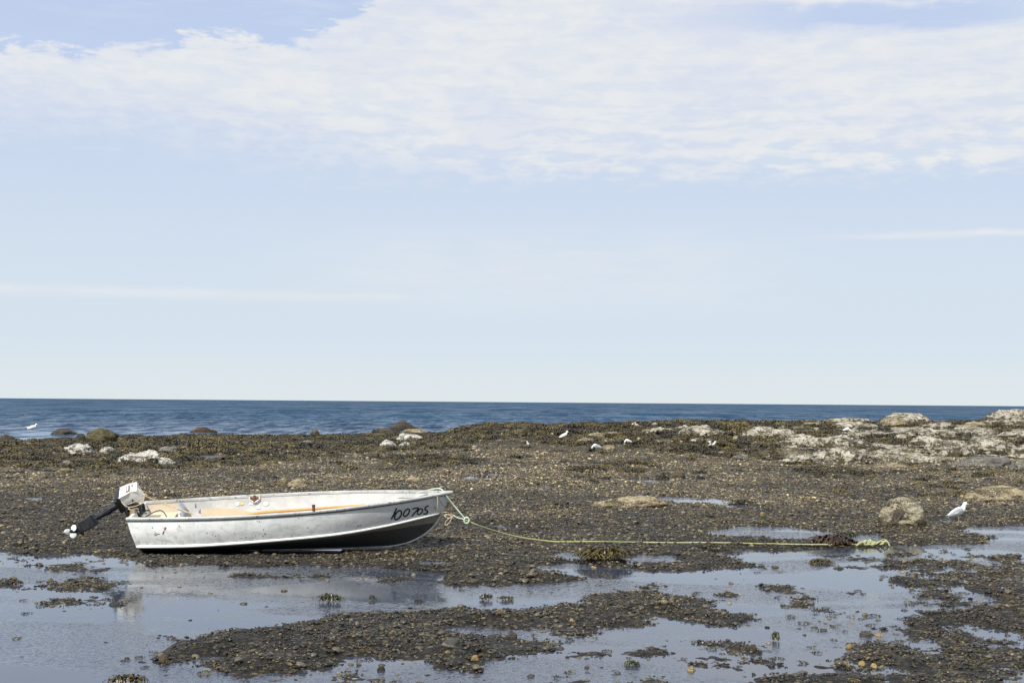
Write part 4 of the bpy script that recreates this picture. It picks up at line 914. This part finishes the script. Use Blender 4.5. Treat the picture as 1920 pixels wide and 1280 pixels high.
mb = MB(); mb.tube(spline([OW(452, 966, yb-.012), OW(474, 962.5, yb-.005), OW(500, 959.5, yb+.01), OW(560, 955.5, yb+.04), OW(625, 951, yb+.09), OW(684, 947, yb+.12)], 4), [.010, .012, .014, .016]+[.0175]*16+[.020], 10); mb.build('shaft', m_wood, oar, True, OI)
m_pinkf = simple('faded_pink_plastic', (.62, .27, .24), .45, var=.25, scale=25)
for cx, r_, lb in ((527, 8.5, 'faded pink float in the dinghy, the left of two'), (557, 9, 'paler pink float in the dinghy, the right of two')):
    c0 = OW(cx, 967.5, .0); rr = r_/F*16.3
    v, f = ico(3); v = v*np.array([rr*1.5, rr*1.0, rr*.75]); mb = MB(); mb.add(v.tolist(), f.tolist()); mb.tube([(-rr*1.5, 0, 0), (-rr*1.8, 0, 0)], [.02, .012], 8); mb.tube([(rr*1.5, 0, 0), (rr*1.8, 0, 0)], [.02, .012], 8)
    o = mb.build('float', m_pinkf, None); o.location = c0; tag(o, lb, 'float', 'floats in the dinghy')

# ------------------------------------------------------------------ outboard motor, tilted up on the transom
motor = empty('outboard_motor'); mo = BM @ Vector((-.02, 0, .50)); motor.location = mo
tag(motor, 'old outboard motor with white cowl tilted up on the dinghy transom', 'outboard motor'); MI = Matrix.Translation(-mo)
YM = mo.y
UU = Vector((math.cos(R(27)), 0, math.sin(R(27)))); e1 = Vector((0, -1, 0)); e2 = Vector((math.sin(R(27)), 0, -math.cos(R(27)))); ph = R(28)
WW = e1*math.cos(ph)+e2*math.sin(ph); FF_ = -e1*math.sin(ph)+e2*math.cos(ph)
m_cowl = simple('cream_cowl_plastic', (.74, .73, .67), .3, var=.06, scale=8); m_cowl2 = simple('white_propeller_paint', (.8, .82, .8), .35, var=.05)
cc_ = at(246, 929.5, YM)
def cowl_pt(u, w_, f): return cc_+UU*u+WW*w_+FF_*f
bm = bmesh.new(); bmesh.ops.create_cube(bm, size=2); bmesh.ops.subdivide_edges(bm, edges=bm.edges[:], cuts=3, use_grid_fill=True)
for v in bm.verts:
    u, w_, f = v.co
    tz = (u+1)/2
    w_ *= 1-.10*tz; f = f*(1-.06*tz)
    if u > .4: f += (f < 0)*.16*(u-.4)/.6
    # front of cowl narrower and rounded
    w_ *= 1-.10*max(0, f)
    v.co = cowl_pt(u*.098, w_*.118, f*.095)-mo
bmesh.ops.bevel(bm, geom=[e for e in bm.edges if e.calc_face_angle(0) > .9], offset=.013, segments=3, affect='EDGES')
me = bpy.data.meshes.new('cowl'); bm.to_mesh(me); bm.free(); me.materials.append(m_cowl); me.polygons.foreach_set('use_smooth', [True]*len(me.polygons)); me.set_sharp_from_angle(angle=R(35))
cowl = bpy.data.objects.new('cowl', me); COL.objects.link(cowl); cowl.parent = motor
mb = MB(); mb.box(cowl_pt(.012, 0, -.098), UU*.024, WW*.066, FF_*.002); mb.build('badge', simple('olive_grey_badge', (.16, .15, .11), .4), cowl, False, MI)
mb = MB()
for k in range(5):                           # worn, unreadable lettering on the badge and a small disc
    mb.box(cowl_pt(.01, -.040+.020*k, -.1008), UU*(.012 if k % 2 else .009), WW*.006, FF_*.0008)
mb.build('badge_lettering', m_cowl2, cowl, False, MI)
mb = MB(); mb.box(cowl_pt(.062, -.05, -.096), UU*.012, WW*.016, FF_*.002, 0, .3); mb.build('small_badge', simple('grey_green_badge', (.30, .34, .30), .4), cowl, False, MI)
mb = MB(); mb.tube([cowl_pt(.02, .112, .0), cowl_pt(.02, .122, .0)], .010, 10); mb.build('latch', m_black, cowl, True, MI)
mb = MB(); mb.box(cowl_pt(-.112, 0, .0), UU*.018, WW*.134, FF_*.112, 0, .12); mb.box(cowl_pt(-.145, 0, .015), UU*.035, WW*.10, FF_*.085, 0, .2)
mb.box(cowl_pt(-.05, .075, .095), UU*.06, WW*.045, FF_*.02, 0, .2); mb.build('engine_pan', m_black, motor, True, MI)
s0 = cowl_pt(-.15, 0, .02); s1 = at(158, 985, YM)
sd_ = (s1-s0).normalized(); side_ = Vector((0, -1, 0)); nrm = sd_.cross(side_).normalized(); ln_ = (s1-s0).length
mb = MB(); mb.tube([s0, s0+sd_*.12, s0+sd_*.121, s0+sd_*.20, s0+sd_*.201, s0+sd_*(ln_*.72)], [.042, .040, .046, .044, .036, .028], 14); mb.build('leg_tube', m_blackgl, motor, True, MI)
mb = MB(); lc = s0+sd_*(ln_*.87); mb.box(lc, sd_*(ln_*.22), nrm*.066, side_*.026, 0, .2)
pv0 = s0+sd_*(ln_*.70); mb.box(pv0+sd_*.02, sd_*.006, nrm*.075, side_*.05, 0, .2)          # anti-ventilation plate
gc = at(150, 992, YM); pd = (at(128, 986, YM)-at(146, 998, YM)).normalized()
pax = nrm*(-1 if nrm.dot(Vector((-1, 0, 0))) < 0 else 1)
mb.tube([gc-pax*.075, gc-pax*.05, gc, gc+pax*.06], [.008, .026, .033, .026], 12)
mb.add([gc+sd_*.02-pax*.055+side_*.004, gc+sd_*.02+pax*.045+side_*.004, gc+sd_*.10-pax*.02+side_*.003, gc+sd_*.02-pax*.055-side_*.004, gc+sd_*.02+pax*.045-side_*.004, gc+sd_*.10-pax*.02-side_*.003], [(0, 1, 2), (5, 4, 3), (0, 3, 4, 1), (1, 4, 5, 2), (2, 5, 3, 0)])
mb.build('gearcase', m_black, motor, True, MI)
hub = at(135, 995.5, YM-.02); prop = None; ax_ = (Vector((-.75, -.62, .1))).normalized(); q1 = ax_.cross(Vector((0, 0, 1))).normalized(); q2 = ax_.cross(q1)
mb = MB(); mb.tube([hub-ax_*.07, hub-ax_*.02, hub+ax_*.022, hub+ax_*.03], [.022, .021, .018, .006], 12); prop = mb.build('propeller', m_black, motor, True, MI)
for (bx, by) in ((126, 996.5), (138.5, 988.5), (137.3, 1003)):
    tip = at(bx, by, YM-.02); d = (tip-hub); d = (d-ax_*d.dot(ax_)); 
    d = Vector((tip.x-hub.x, 0, tip.z-hub.z)); dl = d.length; d = d.normalized(); tw = d.cross(Vector((0, -1, 0))).normalized()*.85+Vector((0, -.4, 0)); mb = MB(); V_ = []
    prof = [(-.12, .012), (.25, .024), (.7, .036), (1.1, .036), (1.45, .026), (1.68, .006)]
    for k_, wd in prof:
        for s_ in (-1, -.5, 0, .5, 1): V_.append(hub+d*dl*k_+tw.normalized()*wd*s_+Vector((0, -.008*(1-abs(s_)), 0)))
    F_ = [(5*i+j, 5*i+j+1, 5*i+j+6, 5*i+j+5) for i in range(5) for j in range(4)]; mb.add(V_, F_); mb.add([v+Vector((0, .005, 0)) for v in V_], [f[::-1] for f in F_])
    mb.build('propeller_blade', m_cowl2, prop, True, MI)
# clamp bracket, swivel, tiller, hose
mb = MB()
for yl in (-.10, .10):
    mb.tube(spline([BM @ Vector((-.055, yl, .40)), BM @ Vector((-.075, yl, .50)), BM @ Vector((-.03, yl, .575)), BM @ Vector((.06, yl, .55)), BM @ Vector((.085, yl, .44))], 4), .019, 8)
    mb.tube([BM @ Vector((.03, yl, .46)), BM @ Vector((.14, yl, .46))], .008, 6); mb.tube([BM @ Vector((.14, yl-.03, .46)), BM @ Vector((.14, yl+.03, .46))], .007, 6)
mb.tube([BM @ Vector((-.03, -.12, .56)), BM @ Vector((-.03, .12, .56))], .022, 8)
mb.tube([BM @ Vector((-.03, 0, .56)), cowl_pt(-.17, 0, .03)], [.035, .045], 10); mb.build('clamp_bracket', m_black, motor, True, MI)
mb = MB(); mb.tube([at(250, 955, YM-.02), at(256, 963, YM-.04), at(264, 969, YM-.05), at(271, 970.5, YM-.05)], [.030, .028, .016, .010], 8, flat=1.); mb.build('tiller_handle', m_black, motor, True, MI)
mb = MB(); mb.tube([at(258, 951, YM-.08), at(267, 946.5, YM-.1)], [.014, .011], 8); mb.tube([at(252, 953, YM-.08), at(265, 954.5, YM-.1)], [.016, .010], 8); mb.build('lever', m_black, motor, True, MI)
mb = MB(); mb.tube(spline([at(270, 970, YM-.05), at(280, 964.5, YM), at(291, 958.5, YM), at(301, 956.5, YM+.02), at(308, 961, YM+.02), at(314, 973, YM), at(316, 990, YM)], 6), .0058, 6); mb.build('fuel_hose', m_black, motor, True, MI)
mb = MB(); mb.tube(spline([at(238, 951, YM-.1), at(246, 957, YM-.13), at(250, 963, YM-.12)], 4), [.010]*8+[.016], 8); mb.build('swivel_arm', simple('dull_alloy', (.42, .41, .36), .45, var=.2, scale=30), motor, True, MI)

# ------------------------------------------------------------------ ropes
def rope_mat(name, a_, b_):
    m, t = material(name); pos = t.n('ShaderNodeNewGeometry').outputs['Position']; n = t.noise(pos, 90, 3, .6); n2_ = t.noise(pos, 3, 3)
    wv = t.n('ShaderNodeTexWave', wave_type='BANDS', bands_direction='DIAGONAL'); t.l(pos, wv.inputs[0]); wv.inputs['Scale'].default_value = 28; wv.inputs['Distortion'].default_value = 1
    c = t.mix(t.ss(n2_, .35, .65), a_, b_); c = t.mix(t.ss(n, .45, .7, 0., .4), c, tuple(x*.5 for x in a_)); finish(t, c, .75, t.bump(wv.outputs['Fac'], .7, .004)); return m
rg = rope_mat('green_rope', (.46, .60, .46), (.56, .68, .54)); ry = rope_mat('yellow_rope', (.34, .36, .15), (.46, .46, .24)); rt = rope_mat('tan_cord', (.52, .42, .26), (.66, .56, .38)); rd = rope_mat('dark_cord', (.14, .12, .08), (.24, .20, .13))
def g_at(px, py, lift=.012): x_, y__, z_ = hit(px, py); return Vector((x_, y__, z_+lift))
YB = 16.55
K = at(875, 975, YB)
rope_top = spline([at(742, 934, YB+.35), at(775, 926, YB+.2), at(800, 919, YB+.12), at(818, 915.3, YB+.02), at(828, 917, YB-.02), at(835, 926, YB-.03), at(852, 948, YB), K], 6)
mb = MB(); mb.tube(rope_top, [.0035]*8+[.0075]*(len(rope_top)-8), 8, mi=0)
low = [K]+[at(a_, b_, yv) for a_, b_, yv in ((895, 984, 16.6), (925, 994, 16.8), (960, 1003.5, 17.0), (1000, 1010.5, 17.1), (1045, 1015, 17.15))]
low += [g_at(a_, b_) for a_, b_ in ((1100, 1017.5), (1180, 1018.5), (1260, 1019), (1340, 1019), (1420, 1021.5), (1500, 1022.5), (1562, 1024))]
mb.tube(spline(low, 8), .0092, 8, mi=1)
for k in range(5):
    a_ = k*1.3; mb.tube(spline([K+Vector((.03*math.cos(a_+i*1.2), .02*math.sin(a_*2+i), .035*math.sin(a_+i*1.2))) for i in range(5)], 4), .008, 7, mi=0)
mb.tube(spline([at(850, 965.5, YB), at(858, 970, YB), at(868, 972.5, YB), K], 5), .0075, 8, mi=0)
rp_ = mb.build('mooring_rope', [rg, ry], None); tag(rp_, 'long green and yellow mooring rope running right from the bow', 'rope')
mb = MB()
mb.tube(spline([at(806, 925, YB-.1), at(817, 926, YB-.12), at(820.5, 935, YB-.12), at(820.5, 950, YB-.1), at(823, 960, YB-.05)], 5), .0050, 6)
mb.tube(spline([at(823, 961, YB-.05), at(832, 960, YB), at(841, 960, YB), at(848, 965, YB), at(849, 969, YB)], 5), .0048, 6)
mb.tube(spline([at(848, 969, YB), at(840, 973, YB), at(834.5, 980, YB), at(836, 984, YB), at(842, 980, YB), at(847, 971, YB), at(850, 966, YB)], 5), .0050, 6)
mb.tube(spline([at(836, 969, YB), at(834, 966, YB), at(839, 964, YB), at(845, 966, YB), at(846, 970, YB), at(838, 971, YB)], 5), .0075, 6)
tag(mb.build('tie_cord', rt, None), 'thin tan cord looped and knotted below the bow', 'cord')
mb = MB(); mb.tube(spline([at(816, 925.5, YB-.12), at(822, 932, YB-.12), at(828, 943, YB-.08), at(836, 953, YB-.04), at(845, 962, YB)], 5), .0042, 6)
tag(mb.build('dark_cord', rd, None), 'thin dark cord slanting from the gunwale down to the knot', 'cord')
mb = MB()
jn = at(272, 929, YM-.16)
mb.tube(spline([jn, at(300, 942, YM-.12), at(330, 953, YM-.1), at(360, 963, YM-.15), at(384, 970.5, YM-.3)], 5), .0048, 6)
mb.tube(spline([at(258, 915, YM-.05), jn, at(300, 939, YM-.05), at(330, 951.5, YM-.1), at(384, 971, YM-.3)], 5), .0048, 6)
hug = [cowl_pt(.105, -.03, -.02), cowl_pt(.10, .06, .06), jn, cowl_pt(.03, .128, .06), cowl_pt(-.06, .134, .05), cowl_pt(-.10, .142, .06)]
mb.tube(spline([at(258, 915, YM-.02), at(266, 921, YM-.1), jn, at(265, 933.5, YM-.19), at(255, 939.5, YM-.19), at(240, 945, YM-.19)], 5), .0042, 6)
mb.tube(spline([at(223, 929, YM-.02), at(228, 940, YM-.14), at(233, 946, YM-.17), at(240, 950, YM-.17), at(252, 949, YM-.18), at(264, 944, YM-.16), at(269, 938, YM-.15), jn], 5), .0042, 6)
for k in range(3): mb.tube(spline([jn+Vector((.022*math.cos(k+i*1.5), .01, .018*math.sin(k+i*1.5))) for i in range(4)], 4), .006, 6)
tag(mb.build('motor_cord', rt, None), 'tan cord wrapped round the motor cowl and led into the dinghy', 'cord')
mb = MB(); e0 = g_at(1612, 1023.5, .02)
for k in range(7):
    c0 = g_at(1612+k*7.5, 1023.5, .022+.008*(k % 3)); mb.tube(spline([c0+Vector((.045*math.cos(i*1.25+k), .03*math.sin(i*1.25+k*2), .024*math.sin(i*1.9+k))) for i in range(6)], 4), .0095, 7)
mb.tube(spline([g_at(1590, 1024), g_at(1612, 1024.5, .015), g_at(1640, 1024, .02), g_at(1655, 1020, .04), g_at(1663, 1021, .03), g_at(1668, 1025)], 5), .009, 7)
tag(mb.build('knotted_rope', ry, None), 'tangled yellow green rope bundle lying beside the red kelp', 'rope')

# ------------------------------------------------------------------ gulls
m_gw = simple('white_plumage', (.78, .78, .76), .7, var=.05, scale=40); m_gg = simple('grey_plumage', (.30, .32, .35), .7, var=.08, scale=40)
m_gb = simple('black_feathers', (.02, .02, .022), .6); m_bill = simple('gull_bill', (.62, .50, .22), .4); m_leg = simple('gull_leg', (.42, .36, .22), .5)
m_pk = simple('buff_plumage', (.60, .50, .44), .7, var=.1, scale=40)
def gull(px, py, hpx, label, face=1, pose='stand', yaw=0., z=None, back=None, water=False, name='gull'):
    """body built along +x (head end), metres; scaled to the photo height"""
    gx, gy, gz = hit(px, py) if z is None else z
    o = empty(name, (gx, gy, gz)); s_ = hpx/F*gy/(.30 if pose != 'swim' else .19)
    if pose in ('feed',): s_ = hpx/F*gy/.24
    if pose == 'wings': s_ = hpx/F*gy/.34
    o.scale = (s_*face, s_, s_); o.rotation_euler = (0, 0, yaw); tag(o, label, 'gull', 'gulls on the shore')
    zb = .135 if pose != 'swim' else .03
    # spine: x, z, half height, half width
    sp = [(-.235, zb-.035, .004, .02), (-.17, zb-.012, .014, .028), (-.11, zb+.012, .034, .042), (-.04, zb+.028, .052, .056), (.03, zb+.045, .058, .058), (.08, zb+.068, .048, .048)]
    if pose == 'feed': sp += [(.12, zb+.055, .034, .034), (.15, zb+.03, .027, .027), (.17, zb+.0, .027, .027), (.185, zb-.03, .024, .024), (.195, zb-.05, .010, .010)]; bill = [(.195, zb-.05), (.205, zb-.075), (.208, zb-.095)]
    elif pose == 'swim': sp = [(-.24, zb+.045, .004, .02), (-.17, zb+.03, .014, .03), (-.1, zb+.022, .032, .045), (-.03, zb+.02, .045, .056), (.04, zb+.028, .05, .055), (.08, zb+.05, .042, .045), (.10, zb+.085, .030, .030), (.11, zb+.11, .026, .026), (.125, zb+.13, .030, .028), (.15, zb+.132, .022, .021), (.165, zb+.128, .008, .008)]; bill = [(.162, zb+.128), (.185, zb+.124), (.20, zb+.115)]
    else: sp += [(.104, zb+.10, .037, .037), (.118, zb+.130, .030, .029), (.130, zb+.150, .032, .029), (.155, zb+.152, .026, .023), (.176, zb+.145, .010, .010)]; bill = [(.172, zb+.145), (.198, zb+.141), (.214, zb+.130)]
    P_ = spline([Vector((a_, 0, b_)) for a_, b_, c_, d_ in sp], 3); fat = 1.22 if pose in ('stand', 'feed') else 1.; rr = spline([Vector((c_*fat, d_*fat, 0)) for a_, b_, c_, d_ in sp], 3)
    mb = MB(); V_ = []; n_ = 12; N = len(P_)
    for i in range(N):
        T_ = (P_[min(i+1, N-1)]-P_[max(i-1, 0)]).normalized(); up = Vector((-T_.z, 0, T_.x))
        for j in range(n_):
            a_ = 2*math.pi*j/n_; V_.append(P_[i]+up*math.sin(a_)*max(rr[i].x, .003)+Vector((0, 1, 0))*math.cos(a_)*max(rr[i].y, .003))
    mb.add(V_, [(i*n_+j, i*n_+(j+1) % n_, (i+1)*n_+(j+1) % n_, (i+1)*n_+j) for i in range(N-1) for j in range(n_)]+[tuple(reversed(range(n_))), tuple(range((N-1)*n_, N*n_))], 0)
    mb.tube([Vector((a_, 0, b_)) for a_, b_ in bill], [.0095, .0065, .002], 6, mi=1)
    hx, hz = (sp[-3][0]+.008, sp[-3][1]+.006)
    for sd in (-1, 1): mb.tube([(hx+.004, sd*.020, hz), (hx+.004, sd*.0275, hz)], .0045, 6, mi=3)
    if pose != 'swim':
        for sd in (-1, 1):
            kx = .018+sd*.012; mb.tube([(kx-.012, sd*.024, zb+.01), (kx-.004, sd*.024, zb-.045), (kx+.004, sd*.024, .07), (kx, sd*.024, .005)], [.014, .007, .0045, .0045], 6, mi=2)
            for an in (-.45, 0, .45): mb.tube([(kx, sd*.024, .006), (kx+.038*math.cos(an), sd*.024+.038*math.sin(an), .003)], [.004, .002], 5, mi=2)
    def up_(v): v = Vector(v); k_ = max(0, min(1, (v.z-.05)/.05)) if pose != 'swim' else 0; return Vector((v.x*.90, v.y*1.08, v.z+(v.x+.02)*.08*k_)) if pose == 'stand' else v
    mb.v = [up_(v) for v in mb.v]
    body = mb.build('body', [back if name == 'b' else (m_pk if back == 'buff' else m_gw), m_bill, m_leg, m_gb], o)
    for sd in (-1, 1):
        mb = MB(); V_ = []
        if pose == 'wings':
            k1 = [(.07, .03, .05), (.03, .10, .13), (-.04, .19, .15), (-.15, .27, .12)]
            for i, (a_, b_, c_) in enumerate(k1):
                ch = (.12, .12, .10, .03)[i]; sy2 = sd*b_*(1 if sd > 0 else .8); V_ += [Vector((a_, sy2, zb+c_+.02)), Vector((a_-ch*.5, sy2, zb+c_+.028)), Vector((a_-ch, sy2*1.05, zb+c_+.01))]
            F_ = [(3*i+j, 3*i+j+1, 3*i+j+4, 3*i+j+3) for i in range(3) for j in range(2)]; mb.add(V_, F_); mb.add([v-Vector((0, 0, .006)) for v in V_], [f[::-1] for f in F_])
            mb.build('wing', m_gw, o)
        else:
            prof = [(.075, zb+.058, .012), (.045, zb+.06, .036), (-.01, zb+.045, .047), (-.07, zb+.022, .040), (-.13, zb+.0, .026), (-.19, zb-.018, .013), (-.255, zb-.030, .003)]
            PP = spline([Vector((a_, 0, b_)) for a_, b_, c_ in prof], 3); RR = spline([Vector((c_*1.12, 0, 0)) for a_, b_, c_ in prof], 3); N = len(PP); n2_ = 8
            for i in range(N):
                r = max(RR[i].x, .002); yo = sd*(.070-.050*i/N)
                for j in range(n2_): a_ = 2*math.pi*j/n2_; V_.append(PP[i]+Vector((0, yo+sd*math.cos(a_)*r*.34, math.sin(a_)*r)))
            Fq = [(i*n2_+j, i*n2_+(j+1) % n2_, (i+1)*n2_+(j+1) % n2_, (i+1)*n2_+j) for i in range(N-1) for j in range(n2_)]
            mb.add(V_, Fq); mb.m = [1 if (q[0]//n2_) > N*.76 else 0 for q in mb.f]; mb.v = [up_(v) for v in mb.v]; mb.build('wing', [m_pk if back == 'buff' else (m_gw if back == 'white' else m_gg), m_gb if back != 'buff' else m_pk], o)
    return o
gull(1796, 978, 33.5, 'pale gull standing on dark gravel right of the barnacled boulder', back='grey')
gull(1057, 825, 15.5, 'white gull standing on the weedy ridge, facing right', back='white')
gull(991, 839.5, 11, 'small gull alone at the left foot of the ridge, facing away', -1, yaw=.9, back='grey')
gull(1119, 845, 12, 'grey backed gull head down beside the tan arched rock', -1, 'feed', back='grey')
gull(1178, 833, 9.5, 'hunched pale gull feeding in the middle of the ridge foot', -1, 'feed', yaw=.3, back='white')
gull(1194, 804, 11.5, 'buff gull standing on the skyline of the ridge', -1, yaw=.7, back='buff')
gull(1335, 841, 15.5, 'white gull with raised wings on weed below the rounded ledge', 1, 'wings')
gull(1587, 811, 9, 'white gull resting among the ledges of the outcrop', 1, 'feed', back='white')
x_, y__ = on_plane(61, 804.5, SEA); gull(0, 0, 10, 'white gull swimming in the sea at far left', 1, 'swim', z=(float(x_[0]), float(y__[0]), SEA+.02), back='white')
